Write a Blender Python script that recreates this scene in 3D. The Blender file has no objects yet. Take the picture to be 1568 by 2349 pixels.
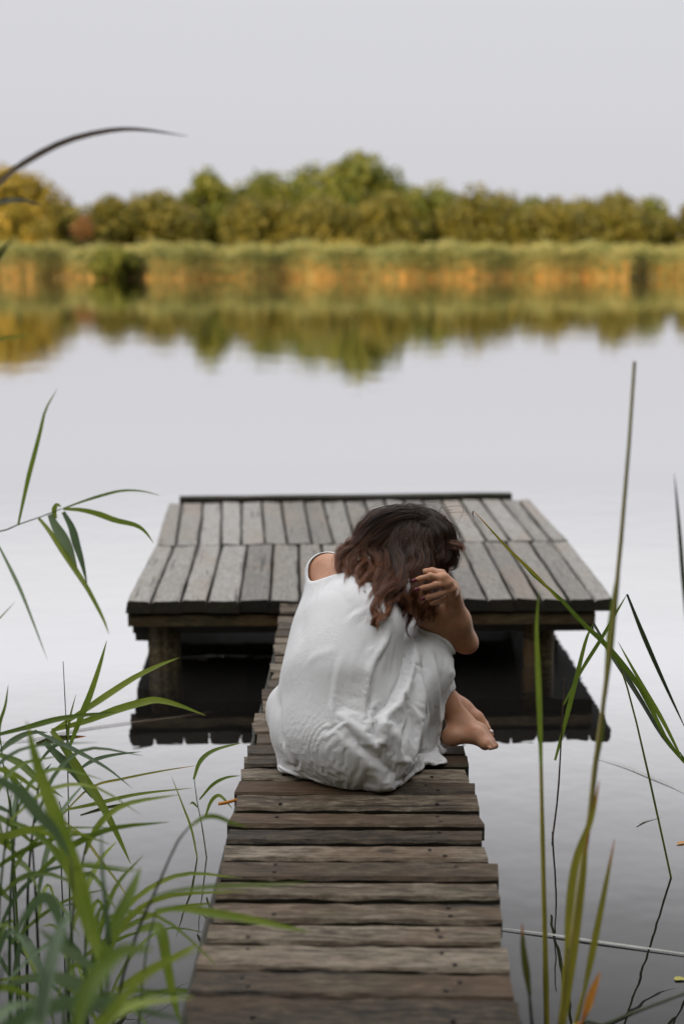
import bpy, math, random
import numpy as np
from mathutils import Vector, Matrix

random.seed(11)
rng = np.random.default_rng(11)
scene = bpy.context.scene
COL = scene.collection
R = math.radians

# ------------------------------------------------------------------ camera
FPX = 3262.5                 # focal length in photo pixels (photo measured at 1568 x 2349)
PCX, PCY = 784.0, 1174.5
PITCH = math.atan((PCY - 572.0) / FPX)
CAM_H = 1.67                 # eye height above the water
DECK = 0.30                  # deck height above the water
cam_data = bpy.data.cameras.new('camera')
cam = bpy.data.objects.new('camera', cam_data)
COL.objects.link(cam)
cam.location = (0, 0, CAM_H)
cam.rotation_euler = (math.pi / 2 - PITCH, 0, 0)
cam_data.sensor_fit = 'VERTICAL'
cam_data.sensor_height = 36.0
cam_data.sensor_width = 24.0
cam_data.lens = 50.0
cam_data.clip_start = 0.05
cam_data.clip_end = 3000
cam_data.dof.use_dof = True
cam_data.dof.focus_distance = 3.82
cam_data.dof.aperture_fstop = 1.95
scene.camera = cam

# ------------------------------------------------------------------ world
SUN_EL, SUN_AZ = R(13), R(212)      # azimuth clockwise from +Y: sun stands behind the camera, to its left
world = bpy.data.worlds.new('World')
scene.world = world
world.use_nodes = True
nt = world.node_tree
nt.nodes.clear()
def wn(t, **kw):
    n = nt.nodes.new(t)
    for k, v in kw.items():
        setattr(n, k, v)
    return n
sky = wn('ShaderNodeTexSky', sky_type='NISHITA', sun_disc=False)
sky.sun_elevation = SUN_EL
sky.sun_rotation = SUN_AZ
sky.dust_density = 4.0
skm = wn('ShaderNodeVectorMath', operation='SCALE')
skm.inputs['Scale'].default_value = 0.075
nt.links.new(sky.outputs[0], skm.inputs[0])
tc = wn('ShaderNodeTexCoord')
sep = wn('ShaderNodeSeparateXYZ')
nt.links.new(tc.outputs['Generated'], sep.inputs[0])
ramp = wn('ShaderNodeValToRGB')
nt.links.new(sep.outputs['Z'], ramp.inputs[0])
cr = ramp.color_ramp
cr.interpolation = 'LINEAR'
cr.elements[0].position = 0.0
cr.elements[0].color = (0.655, 0.65, 0.692, 1)
cr.elements[1].position = 1.0
cr.elements[1].color = (2.15, 2.15, 2.18, 1)
e = cr.elements.new(0.16); e.color = (0.69, 0.685, 0.722, 1)
e = cr.elements.new(0.215); e.color = (0.89, 0.89, 0.91, 1)
e = cr.elements.new(0.27); e.color = (1.05, 1.05, 1.085, 1)
e = cr.elements.new(0.5); e.color = (1.45, 1.45, 1.48, 1)
mixw = wn('ShaderNodeMix', data_type='RGBA')
mixw.inputs['Factor'].default_value = 0.10
nt.links.new(ramp.outputs[0], mixw.inputs['A'])
nt.links.new(skm.outputs[0], mixw.inputs['B'])
bg = wn('ShaderNodeBackground')
bg.inputs['Strength'].default_value = 1.0
nt.links.new(mixw.outputs['Result'], bg.inputs[0])
nt.links.new(bg.outputs[0], wn('ShaderNodeOutputWorld').inputs[0])

# ------------------------------------------------------------------ low evening sun: reaches the far shore, the near shore's wood shades the jetty
sd = bpy.data.lights.new('sun', 'SUN')
sd.energy = 4.6
sd.angle = R(1.5)
sd.color = (1.0, 0.80, 0.52)
sun = bpy.data.objects.new('sun', sd)
COL.objects.link(sun)
sdir = Vector((math.sin(SUN_AZ) * math.cos(SUN_EL), math.cos(SUN_AZ) * math.cos(SUN_EL), math.sin(SUN_EL)))
sun.rotation_euler = sdir.to_track_quat('Z', 'Y').to_euler()
sun.location = sdir * 30

scene.view_settings.view_transform = 'Standard'
scene.view_settings.look = 'None'
scene.view_settings.exposure = 0.08
scene.view_settings.gamma = 1.0
scene.view_settings.use_curve_mapping = False
scene.render.engine = 'CYCLES'
scene.cycles.use_denoising = True
scene.cycles.max_bounces = 8
scene.cycles.caustics_reflective = False

# ------------------------------------------------------------------ helpers
CP, SP = math.cos(PITCH), math.sin(PITCH)
def ray(u, v):
    a, b = (u - PCX) / FPX, (v - PCY) / FPX
    return Vector((a, CP - b * SP, -SP - b * CP))
def on_z(u, v, z):
    """point of the horizontal plane at height z seen at photo pixel (u, v)"""
    d = ray(u, v)
    t = (z - CAM_H) / d.z
    return Vector((d.x * t, d.y * t, z))
def at_y(u, v, y):
    """point at world distance y seen at photo pixel (u, v)"""
    d = ray(u, v)
    t = y / d.y
    return Vector((d.x * t, y, CAM_H + d.z * t))

def mesh_obj(name, verts, faces, mat=None, parent=None, smooth=False, loc=None, rotz=0.0):
    me = bpy.data.meshes.new(name)
    me.from_pydata([tuple(map(float, v)) for v in verts], [], [tuple(map(int, f)) for f in faces])
    me.update()
    if smooth:
        me.polygons.foreach_set('use_smooth', [True] * len(me.polygons))
    if mat is not None:
        me.materials.append(mat)
    o = bpy.data.objects.new(name, me)
    COL.objects.link(o)
    if parent is not None:
        o.parent = parent
    if loc is not None:
        o.location = loc
    if rotz:
        o.rotation_euler = (0, 0, rotz)
    return o
def empty(name, loc=(0, 0, 0)):
    o = bpy.data.objects.new(name, None)
    COL.objects.link(o)
    o.location = loc
    o.empty_display_size = 0.1
    return o
def tag(o, label=None, cat=None, group=None, kind=None):
    if label: o['label'] = label
    if cat: o['category'] = cat
    if group: o['group'] = group
    if kind: o['kind'] = kind
    return o

class NT:
    """small wrapper to write material node trees"""
    def __init__(self, name):
        self.m = bpy.data.materials.new(name)
        self.m.use_nodes = True
        self.t = self.m.node_tree
        self.t.nodes.clear()
        self.out = self.t.nodes.new('ShaderNodeOutputMaterial')
    def n(self, typ, ins=None, **kw):
        nd = self.t.nodes.new(typ)
        for k, v in kw.items():
            setattr(nd, k, v)
        for k, v in (ins or {}).items():
            self.set(nd.inputs[k], v)
        return nd
    def set(self, sock, v):
        if isinstance(v, bpy.types.NodeSocket):
            self.t.links.new(v, sock)
        elif isinstance(v, bpy.types.Node):
            self.t.links.new(v.outputs[0], sock)
        else:
            sock.default_value = v
    def ramp(self, fac, stops, interp='LINEAR'):
        nd = self.t.nodes.new('ShaderNodeValToRGB')
        c = nd.color_ramp
        c.interpolation = interp
        while len(c.elements) > 1:
            c.elements.remove(c.elements[-1])
        for i, (p, col) in enumerate(stops):
            if not isinstance(col, (tuple, list)):
                col = (col, col, col)
            el = c.elements[0] if i == 0 else c.elements.new(p)
            el.position = p
            el.color = (*col[:3], 1)
        self.set(nd.inputs[0], fac)
        return nd.outputs[0]
    def mix(self, fac, a, b, mode='MIX'):
        nd = self.t.nodes.new('ShaderNodeMix')
        nd.data_type = 'RGBA'
        nd.blend_type = mode
        for k, v in (('Factor', fac), ('A', a), ('B', b)):
            s = [x for x in nd.inputs if x.name == k and (x.type == 'VALUE' if k == 'Factor' else x.type == 'RGBA')][0]
            if not isinstance(v, (bpy.types.NodeSocket, bpy.types.Node)) and k != 'Factor' and len(v) == 3:
                v = (*v, 1)
            self.set(s, v)
        return [x for x in nd.outputs if x.type == 'RGBA'][0]
    def math(self, op, a, b=0.0):
        nd = self.t.nodes.new('ShaderNodeMath')
        nd.operation = op
        self.set(nd.inputs[0], a)
        self.set(nd.inputs[1], b)
        return nd.outputs[0]
    def noise(self, vec, scale, detail=3.0, rough=0.55, dist=0.0):
        return self.n('ShaderNodeTexNoise', {'Vector': vec, 'Scale': scale, 'Detail': detail, 'Roughness': rough, 'Distortion': dist}).outputs['Fac']
    def mapping(self, vec, scale=(1, 1, 1), loc=(0, 0, 0)):
        nd = self.n('ShaderNodeMapping', {'Vector': vec})
        nd.inputs['Scale'].default_value = scale
        self.set(nd.inputs['Location'], loc)
        return nd.outputs[0]
    def principled(self, **kw):
        nd = self.t.nodes.new('ShaderNodeBsdfPrincipled')
        for k, v in kw.items():
            self.set(nd.inputs[k.replace('_', ' ')], v)
        return nd
    def done(self, shader):
        self.set(self.out.inputs[0], shader)
        return self.m

def catmull(pts, n):
    """n points along a Catmull-Rom curve through pts (any dimension)"""
    P = np.array([list(p) for p in pts], float)
    if len(P) == 2:
        t = np.linspace(0, 1, n)[:, None]
        return P[0] * (1 - t) + P[1] * t
    P = np.vstack([2 * P[0] - P[1], P, 2 * P[-1] - P[-2]])
    k = len(P) - 3
    out = []
    for s in np.linspace(0, k - 1e-6, n):
        i = int(s); t = s - i
        a, b, c, d = P[i:i + 4]
        out.append(0.5 * (2 * b + (c - a) * t + (2 * a - 5 * b + 4 * c - d) * t * t + (3 * b - a - 3 * c + d) * t ** 3))
    return np.array(out)

# ------------------------------------------------------------------ water, bank
def make_water_material():
    m = NT('still_pond_water')
    tc = m.n('ShaderNodeTexCoord').outputs['Object']
    v1 = m.mapping(tc, (1, 1, 1))
    n1 = m.noise(v1, 5.0, 2.0, 0.5)
    n2 = m.noise(v1, 0.7, 2.0, 0.5)
    h = m.math('ADD', m.math('MULTIPLY', n1, 0.35), n2)
    bump = m.n('ShaderNodeBump', {'Strength': 0.4, 'Distance': 0.010, 'Height': h})
    lw = m.n('ShaderNodeLayerWeight', {'Blend': 0.5, 'Normal': bump})
    fac = m.ramp(lw.outputs['Facing'], [(0.0, 0.02), (0.35, 0.03), (0.5, 0.062), (0.56, 0.135), (0.63, 0.35), (0.72, 0.76), (0.86, 0.985)])
    body = m.principled(Base_Color=(0.012, 0.011, 0.010, 1), Roughness=0.6, Normal=bump.outputs[0])
    body.inputs['Specular IOR Level'].default_value = 0.0
    gl = m.n('ShaderNodeBsdfGlossy', {'Color': (1, 0.99, 0.99, 1), 'Roughness': 0.012, 'Normal': bump.outputs[0]})
    mx = m.n('ShaderNodeMixShader', {0: fac, 1: body, 2: gl})
    return m.done(mx)
water = mesh_obj('water', [(-260, -14, 0), (260, -14, 0), (260, 100, 0), (-260, 100, 0)], [(0, 1, 2, 3)], make_water_material())
tag(water, kind='structure')

def make_ground_material():
    m = NT('bank_soil')
    tc = m.n('ShaderNodeTexCoord').outputs['Object']
    n = m.noise(tc, 0.6, 5)
    c = m.ramp(n, [(0.3, (0.05, 0.055, 0.02)), (0.7, (0.12, 0.10, 0.045))])
    return m.done(m.principled(Base_Color=c, Roughness=0.95))
ground_mat = make_ground_material()
gv, gf = [], []
NX, ys = 40, [82, 84.5, 87, 90, 97, 130, 170, 400, 1500]
zs = [-0.35, -0.1, 0.12, 0.25, 0.4, 0.6, 0.8, 1.0, 1.2]
for j, (y, z) in enumerate(zip(ys, zs)):
    for i in range(NX + 1):
        x = (-1 + 2 * i / NX) * (260 if y < 200 else 1600)
        gv.append((x, y + (math.sin(x * .13) * .7 + math.sin(x * .31 + 1) * .4 if y < 92 else 0), z))
for j in range(len(ys) - 1):
    for i in range(NX):
        a = j * (NX + 1) + i
        gf.append((a, a + 1, a + NX + 2, a + NX + 1))
tag(mesh_obj('far_bank', gv, gf, ground_mat), kind='structure')
bed = mesh_obj('pond_bed', [(-260, -14, -1.2), (260, -14, -1.2), (260, 95, -1.2), (-260, 95, -1.2)], [(0, 1, 2, 3)], ground_mat)
tag(bed, kind='structure')

# ------------------------------------------------------------------ far reed bed
def foliage_material(name, stops, trans=0.3, rough=0.55, seed_scale=0.35, spec=0.3):
    """leaf material: colour varies from clump to clump and from leaf to leaf"""
    m = NT(name)
    geo = m.n('ShaderNodeNewGeometry')
    tc = m.n('ShaderNodeTexCoord').outputs['Object']
    big = m.noise(tc, seed_scale, 3)
    rnd = geo.outputs['Random Per Island']
    f = m.math('ADD', m.math('MULTIPLY', big, 0.62), m.math('MULTIPLY', rnd, 0.38))
    c = m.ramp(f, stops)
    p = m.principled(Base_Color=c, Roughness=rough)
    p.inputs['Specular IOR Level'].default_value = spec
    tr = m.n('ShaderNodeBsdfTranslucent', {'Color': c})
    return m.done(m.n('ShaderNodeMixShader', {0: trans, 1: p, 2: tr}))
reed_green = foliage_material('far_reed_leaf', [(0.25, (0.13, 0.155, 0.045)), (0.5, (0.27, 0.265, 0.085)), (0.75, (0.46, 0.37, 0.13))], 0.25)
reed_straw = foliage_material('far_reed_stalk', [(0.25, (0.40, 0.27, 0.08)), (0.48, (0.58, 0.33, 0.09)), (0.7, (0.76, 0.38, 0.09))], 0.2)

def build_far_reeds():
    """the belt of reeds on the far shore: straw stalks below, leafy tops"""
    sv, sf, lv, lf = [], [], [], []
    px_to_x = lambda u, y: (u - PCX) / FPX * y
    rr = random.Random(3)
    for _ in range(23000):
        u = rr.uniform(-800, 2370)
        deep = rr.random() ** 1.6
        y0 = 84.0 + 1.0 * math.sin(u * .011) + 0.6 * math.sin(u * .037 + 2)
        if u > 1437: y0 += 3.0 - (u - 1437) * .01
        if abs(u - 1437) < 4: continue
        y = y0 + deep * 9.0
        x = px_to_x(u, y)
        h = rr.gauss(1.62, .16) + 0.12 * math.sin(u * .02) + .12 * math.sin(u * .057) + deep * .25
        lowgreen = 0.5 + .5 * math.sin(u * .031 + 1.3) * math.sin(u * .0107)
        if u < 330: lowgreen = 0.72 + .38 * math.sin(u * .105)
        if 905 < u < 1437: lowgreen *= .1
        if 205 < u < 310: lowgreen = 1.0
        lean = rr.gauss(0, .06)
        w = .02
        b = len(sv)
        sv += [(x - w, y, -.05), (x + w, y, -.05), (x + w + lean, y + .03, h * .6), (x - w + lean, y + .03, h * .6)]
        sf.append((b, b + 1, b + 2, b + 3))
        n_leaf = 8
        for k in range(n_leaf):
            t = rr.uniform(.33, 1.0)
            if rr.random() < .42 + lowgreen * .58: t = rr.uniform(.02, 1.0)
            z = h * t
            a = rr.uniform(0, 6.283)
            L = rr.uniform(.3, .6)
            dx, dy = math.cos(a) * L, math.sin(a) * L
            wz = rr.uniform(.03, .055)
            b = len(lv)
            lv += [(x + lean * t - dy * wz, y + dx * wz, z - .06), (x + lean * t + dy * wz, y - dx * wz, z + .03),
                   (x + lean * t + dx, y + dy, z + L * rr.uniform(-.35, .55))]
            lf.append((b, b + 1, b + 2))
    o = mesh_obj('reed_bed', lv + sv, lf + [tuple(i + len(lv) for i in f) for f in sf], reed_green)
    o.data.materials.append(reed_straw)
    mi = [0] * len(lf) + [1] * len(sf)
    o.data.polygons.foreach_set('material_index', mi)
    tag(o, 'belt of green and straw-coloured reeds along the far shore', 'reeds', kind='stuff')
build_far_reeds()

# ------------------------------------------------------------------ far trees
bark = NT('tree_bark')
_tc = bark.n('ShaderNodeTexCoord').outputs['Object']
_c = bark.ramp(bark.noise(bark.mapping(_tc, (6, 6, 1)), 2.0, 4), [(0.3, (0.05, 0.035, 0.02)), (0.7, (0.16, 0.11, 0.07))])
bark = bark.done(bark.principled(Base_Color=_c, Roughness=0.9))
LEAFMATS = {
    'olive': foliage_material('olive_leaves', [(0.3, (0.085, 0.085, 0.010)), (0.5, (0.16, 0.14, 0.018)), (0.7, (0.26, 0.20, 0.03))], 0.3, seed_scale=.5),
    'green': foliage_material('green_leaves', [(0.3, (0.075, 0.10, 0.012)), (0.5, (0.15, 0.16, 0.018)), (0.7, (0.24, 0.22, 0.03))], 0.3, seed_scale=.5),
    'gold': foliage_material('golden_leaves', [(0.3, (0.14, 0.125, 0.012)), (0.5, (0.29, 0.21, 0.02)), (0.7, (0.44, 0.29, 0.035))], 0.3, seed_scale=.5),
    'rust': foliage_material('rust_leaves', [(0.3, (0.18, 0.095, 0.03)), (0.7, (0.36, 0.17, 0.05))], 0.3, seed_scale=.5),
}
def build_tree(name, label, cat, u0, u1, vtop, Y, kind, group, seed, leaves=2600, low=0.12, base_z=0.5, leaf=1.0):
    """one broad-leaved tree: tapered trunk, limbs and a crown of leaf faces gathered in clumps"""
    rr = np.random.default_rng(seed)
    pr = random.Random(seed)
    top = at_y((u0 + u1) / 2, vtop, Y).z
    x0, x1 = at_y(u0 - 30, 600, Y).x, at_y(u1 + 30, 600, Y).x
    cx, rx = (x0 + x1) / 2, (x1 - x0) / 2
    root = empty(name, (cx, Y, base_z))
    H = top - base_z
    zc = H * (0.5 + low / 2); rz = H * (0.5 - low / 2)
    # trunk and limbs
    tv, tf = [], []
    def tube(pts, r0, r1, n=6):
        C = catmull(pts, 6)
        b = len(tv)
        for i, p in enumerate(C):
            r = r0 + (r1 - r0) * i / 5
            for k in range(n):
                a = 2 * math.pi * k / n
                tv.append((p[0] + r * math.cos(a), p[1] + r * math.sin(a), p[2]))
        for i in range(5):
            for k in range(n):
                tf.append((b + i * n + k, b + i * n + (k + 1) % n, b + (i + 1) * n + (k + 1) % n, b + (i + 1) * n + k))
    r0 = 0.03 * H + .04
    tube([(0, 0, -.3), (.05 * rx, 0, H * .3), (-.04 * rx, .1, H * .75)], r0, r0 * .35)
    for k in range(6):
        a = pr.uniform(0, 6.28); z0 = H * pr.uniform(.15, .45)
        tube([(0, 0, z0), (math.cos(a) * rx * .4, math.sin(a) * rx * .35, z0 + H * .14), (math.cos(a) * rx * .72, math.sin(a) * rx * .6, z0 + H * .32)], r0 * .45, r0 * .12, 5)
    mesh_obj('trunk', tv, tf, bark, root, smooth=True)
    # crown: leaf faces on and inside many overlapping clumps that together fill a dome
    nc = int(26 + 6 * rx)
    cc = []
    while len(cc) < nc:
        p = rr.uniform(-1, 1, 3)
        d = np.linalg.norm(p)
        if d > 1: continue
        p *= (d ** .5) / max(d, 1e-6)
        f = 1.0 if p[2] < .1 else math.sqrt(max(0.05, 1 - (p[2] * .85) ** 2))
        cc.append((p[0] * rx * .74 * f, p[1] * rx * .7 * f, zc + p[2] * rz * .76, pr.uniform(.26, .44) * min(rx, rz * 1.2)))
    cc = np.array(cc)
    n = int(leaves * 2.2)
    w = cc[:, 3] ** 2
    idx = rr.choice(nc, n, p=w / w.sum())
    q = rr.normal(0, 1, (n, 3))
    q /= np.linalg.norm(q, axis=1)[:, None]
    C = cc[idx, :3] + q * (rr.uniform(.45, 1.08, (n, 1)) ** .6) * cc[idx, 3:4]
    lowm = C[:, 2] < .1
    C[lowm, 2] = rr.uniform(.1, .8, lowm.sum())
    nrm = q + rr.normal(0, .5, (n, 3))
    T = np.cross(nrm, rr.normal(0, 1, (n, 3))); T /= np.linalg.norm(T, axis=1)[:, None] + 1e-9
    B = np.cross(nrm, T); B /= np.linalg.norm(B, axis=1)[:, None] + 1e-9
    k = leaf * (0.15 + 0.012 * H) * rr.uniform(.7, 1.5, (n, 1))
    lv = np.stack([C - T * k, C - B * k * .5, C + T * k, C + B * k * .5], 1).reshape(-1, 3)
    lf = np.arange(4 * n).reshape(-1, 4)
    mesh_obj('crown', lv, lf, LEAFMATS[kind], root)
    tag(root, label, cat, group)
    return root
G1 = 'trees beyond the far reeds'
TREES = [
    ('broad_tree', 'yellowing round tree at the left edge of the far shore', 'tree', -110, 158, 384, 118, 'gold', G1, 3600, .06),
    ('golden_shrub', 'golden orange shrub in front of the yellowing tree at the left edge', 'shrub', -20, 112, 468, 110, 'gold', G1, 1600, .0),
    ('olive_shrub', 'dull olive shrub beside the golden shrub at the far left', 'shrub', 104, 212, 465, 116, 'olive', G1, 1600, .0),
    ('rust_shrub', 'small rust-coloured bush between the olive shrubs at far left', 'shrub', 190, 196, 495, 112, 'rust', G1, 160, .5),
    ('olive_tree', 'low olive tree right of the small rust-coloured bush', 'tree', 200, 322, 452, 118, 'olive', G1, 2200, .02),
    ('olive_tree', 'olive tree left of the dark green dome-topped tree', 'tree', 300, 452, 436, 120, 'olive', G1, 2600, .02),
    ('green_tree', 'dark green tree with a pointed top left of the tallest group', 'tree', 418, 546, 393, 126, 'green', G1, 2800, .02),
    ('green_tree', 'green tree just right of the dark pointed one on the far shore', 'tree', 540, 690, 402, 132, 'green', G1, 2600, .02),
    ('green_tree', 'green tree leaning against the tallest tree from its left', 'tree', 630, 800, 378, 134, 'green', G1, 2800, .02),
    ('broad_tree', 'tallest round-crowned green tree in the middle of the far shore', 'tree', 736, 918, 350, 130, 'green', G1, 3600, .02),
    ('olive_tree', 'olive tree in front of the green trees, left of centre', 'tree', 528, 668, 452, 118, 'olive', G1, 2600, .0),
    ('olive_tree', 'wide olive tree in front of the tallest tree', 'tree', 650, 812, 448, 117, 'olive', G1, 2800, .0),
    ('olive_tree', 'shady olive tree right below the tallest tree crown', 'tree', 790, 950, 442, 118, 'olive', G1, 2800, .0),
    ('green_tree', 'rounded green tree standing next right of the tallest tree', 'tree', 926, 1062, 416, 128, 'green', G1, 2600, .0),
    ('olive_tree', 'broad olive tree left of the gap in the far tree line', 'tree', 1010, 1182, 436, 122, 'olive', G1, 3000, .0),
    ('green_tree', 'small pale tree in the gap of the far tree line', 'tree', 1180, 1256, 450, 134, 'green', G1, 1400, .0),
    ('olive_tree', 'rounded olive tree just right of the tree-line gap', 'tree', 1192, 1334, 458, 117, 'olive', G1, 2400, .0),
    ('olive_tree', 'wide light olive tree at the right of the far shore', 'tree', 1310, 1500, 450, 118, 'olive', G1, 3000, .0),
    ('green_tree', 'narrow dark green tree with a spire top at far right', 'tree', 1440, 1512, 438, 124, 'green', G1, 1600, .0),
    ('olive_tree', 'olive tree cut by the right edge of the picture', 'tree', 1490, 1690, 470, 122, 'olive', G1, 2600, .0),
    ('green_tree', 'tree showing between the low olive trees at left of the far shore', 'tree', 250, 400, 452, 142, 'olive', G1, 2000, .0),
    ('green_tree', 'dim tree behind the gap left of the tallest group', 'tree', 500, 600, 420, 146, 'green', G1, 1800, .0),
    ('green_tree', 'dim tree behind the dip right of the tallest crown', 'tree', 860, 980, 428, 146, 'green', G1, 1800, .0),
    ('olive_tree', 'hazy olive tree behind the right half of the far tree line', 'tree', 1080, 1240, 448, 146, 'olive', G1, 2000, .0),
    ('olive_tree', 'hazy olive tree behind the gap left of the spire-topped tree', 'tree', 1270, 1420, 452, 146, 'olive', G1, 2000, .0),
    ('broad_tree', 'broad golden tree beyond the left end of the far shore view', 'tree', -360, -150, 400, 120, 'gold', G1, 2400, .03),
    ('olive_tree', 'olive tree farther left beyond the golden trees of the far shore', 'tree', -600, -350, 430, 122, 'olive', G1, 2400, .03),
    ('green_tree', 'green tree at the outer left end of the far shore', 'tree', -840, -590, 410, 126, 'green', G1, 2400, .03),
    ('green_tree', 'green tree beyond the right end of the far shore view', 'tree', 1660, 1880, 440, 124, 'green', G1, 2400, .03),
    ('olive_tree', 'olive tree farther right beyond the far shore view', 'tree', 1870, 2100, 450, 120, 'olive', G1, 2400, .03),
    ('green_tree', 'green tree at the outer right end of the far shore', 'tree', 2080, 2330, 430, 126, 'green', G1, 2400, .03),
    ('yellow_bush', 'little yellow-green bush behind the reeds below the tallest tree', 'shrub', 742, 820, 540, 98, 'gold', G1, 500, .0),
    ('dark_bush', 'dark green bush hanging over the water at the left reeds', 'shrub', 208, 312, 572, 83.4, 'green', G1, 1500, .0),
]
for i, (nm, lb, ct, u0, u1, vt, Y, kd, g, nl, low) in enumerate(TREES):
    build_tree(nm, lb, ct, u0, u1, vt, Y, kd, g, 100 + i, nl, low, base_z=.0 if Y < 90 else .45)

# ------------------------------------------------------------------ near shore behind the camera: a bank and an unseen wood set close to keep sun and sky light off the jetty
nv = [(-60, -70, .9), (60, -70, .9), (60, -6, .5), (-60, -6, .5), (60, .9, .12), (-60, .9, .12), (60, 1.5, -.4), (-60, 1.5, -.4)]
tag(mesh_obj('near_bank', nv, [(0, 1, 2, 3), (3, 2, 4, 5), (5, 4, 6, 7)], ground_mat), kind='structure')
def build_near_shade_wood():
    r_ = np.random.default_rng(77)
    n = 34
    lv, tv, tf = [], [], []
    for i in range(n):
        cx = -30 + 44 * (i + r_.uniform(-.4, .4)) / n
        cy = -6 - r_.uniform(0, 4)
        Hh = r_.uniform(11, 14); rx = r_.uniform(2.0, 2.8)
        if i >= n - 7:                      # right flank added to block low sky light from that side
            cx, cy = 7.5 + r_.uniform(0, 1.5), -7 + (i - n + 7) * 2.0
            Hh = r_.uniform(8.0, 10.5)
        b = len(tv)
        for z, rad in ((.2, .22), (Hh * .7, .08)):
            for k in range(6):
                tv.append((cx + rad * math.cos(k * 1.047), cy + rad * math.sin(k * 1.047), z))
        tf += [(b + k, b + (k + 1) % 6, b + 6 + (k + 1) % 6, b + 6 + k) for k in range(6)]
        m = 2200
        q = r_.normal(0, 1, (m, 3)); q /= np.linalg.norm(q, axis=1)[:, None]
        C = np.array([cx, cy, .5 + Hh * .5]) + q * (r_.uniform(.3, 1, (m, 1)) ** .5) * np.array([rx, rx, Hh * .52])
        T = np.cross(q + r_.normal(0, .6, (m, 3)), r_.normal(0, 1, (m, 3))); T /= np.linalg.norm(T, axis=1)[:, None]
        B = np.cross(T, r_.normal(0, 1, (m, 3))); B /= np.linalg.norm(B, axis=1)[:, None]
        kk = r_.uniform(.25, .45, (m, 1))
        lv.append(np.stack([C - T * kk, C - B * kk * .6, C + T * kk, C + B * kk * .6], 1).reshape(-1, 3))
    LV = np.vstack(lv)
    nf = len(LV) // 4
    faces = np.arange(4 * nf).reshape(-1, 4).tolist() + [tuple(j + len(LV) for j in f) for f in tf]
    o = mesh_obj('near_shade_wood', np.vstack([LV, np.array(tv)]), faces, LEAFMATS['green'])
    o.data.materials.append(bark)
    o.data.polygons.foreach_set('material_index', [0] * nf + [1] * len(tf))
    tag(o, 'unseen green wood behind the viewer, with a right flank added for shade', 'wood', kind='stuff')
build_near_shade_wood()

# ------------------------------------------------------------------ weathered timber
def wood_material(name, dark, mid, light, moss=(0.05, 0.055, 0.02), moss_amt=0.35, rough=0.62, spec=0.35, bump=0.6, brown=0.6, vary=0.2):
    m = NT(name)
    tc = m.n('ShaderNodeTexCoord').outputs['Object']
    rnd = m.n('ShaderNodeObjectInfo').outputs['Random']
    off = m.n('ShaderNodeCombineXYZ', {0: m.math('MULTIPLY', rnd, 37.0), 1: m.math('MULTIPLY', rnd, 91.0), 2: m.math('MULTIPLY', rnd, 13.0)})
    p = m.n('ShaderNodeVectorMath', {0: tc, 1: off}, operation='ADD').outputs[0]
    warp = m.noise(m.mapping(p, (5, 9, 9)), 1.0, 3)
    pw = m.n('ShaderNodeVectorMath', {0: p, 1: m.n('ShaderNodeCombineXYZ', {0: 0.0, 1: m.math('MULTIPLY', warp, 0.035), 2: 0.0})}, operation='ADD').outputs[0]
    grain = m.noise(m.mapping(pw, (15.0, 120, 80)), 1.0, 5, 0.72)
    fib = m.noise(m.mapping(pw, (9.0, 480, 300)), 1.0, 2, 0.5)
    patch = m.noise(m.mapping(p, (17, 42, 42)), 1.0, 6, 0.72)
    patch2 = m.noise(m.mapping(p, (1.6, 3, 3), (9.1, 3.3, 0)), 1.0, 4, 0.6)
    g = m.math('ADD', m.math('MULTIPLY', grain, 0.55), m.math('MULTIPLY', patch, 0.45))
    g = m.math('ADD', g, m.math('MULTIPLY', m.math('SUBTRACT', rnd, 0.5), vary))
    c = m.ramp(g, [(0.34, dark), (0.50, mid), (0.66, light)])
    # brown, less bleached areas
    c = m.mix(m.ramp(patch2, [(0.45, 0.0), (0.68, brown)]), c, tuple(min(1, a * b) for a, b in zip(mid, (1.25, 0.92, 0.68))))
    # moss and damp stains
    c = m.mix(m.math('MULTIPLY', m.ramp(m.noise(m.mapping(p, (3.5, 11, 11), (4.2, 7.7, 1)), 1.0, 6, 0.7), [(0.55, 0.0), (0.72, 1.0)]), moss_amt), c, moss)
    # long drying cracks
    crk = m.noise(m.mapping(pw, (2.2, 70, 40), (1.7, 8.1, 0)), 1.0, 3, 0.45)
    crack = m.ramp(crk, [(0.30, 1.0), (0.36, 0.0)])
    c = m.mix(m.math('MULTIPLY', crack, 0.85), c, (0.012, 0.010, 0.008))
    # knots
    vo = m.n('ShaderNodeTexVoronoi', {'Vector': m.mapping(p, (4.5, 11.0, 11.0)), 'Scale': 1.0})
    kn = m.ramp(vo.outputs['Distance'], [(0.06, 1.0), (0.14, 0.0)])
    c = m.mix(m.math('MULTIPLY', kn, 0.75), c, (0.02, 0.014, 0.010))
    hgt = m.math('SUBTRACT', m.math('ADD', m.math('MULTIPLY', grain, 0.9), m.math('MULTIPLY', fib, 0.3)), m.math('MULTIPLY', crack, 0.9))
    bp = m.n('ShaderNodeBump', {'Strength': bump, 'Distance': 0.0035, 'Height': hgt})
    rg = m.math('ADD', m.math('MULTIPLY', patch, 0.25), rough - 0.12)
    pr = m.principled(Base_Color=c, Roughness=rg, Normal=bp.outputs[0])
    pr.inputs['Specular IOR Level'].default_value = spec
    return m.done(pr)
wood_walk = wood_material('walkway_timber', (0.013, 0.0100, 0.0070), (0.076, 0.057, 0.038), (0.240, 0.198, 0.148), moss=(0.04, 0.045, 0.02), moss_amt=0.5, spec=0.18, brown=0.6)
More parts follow.
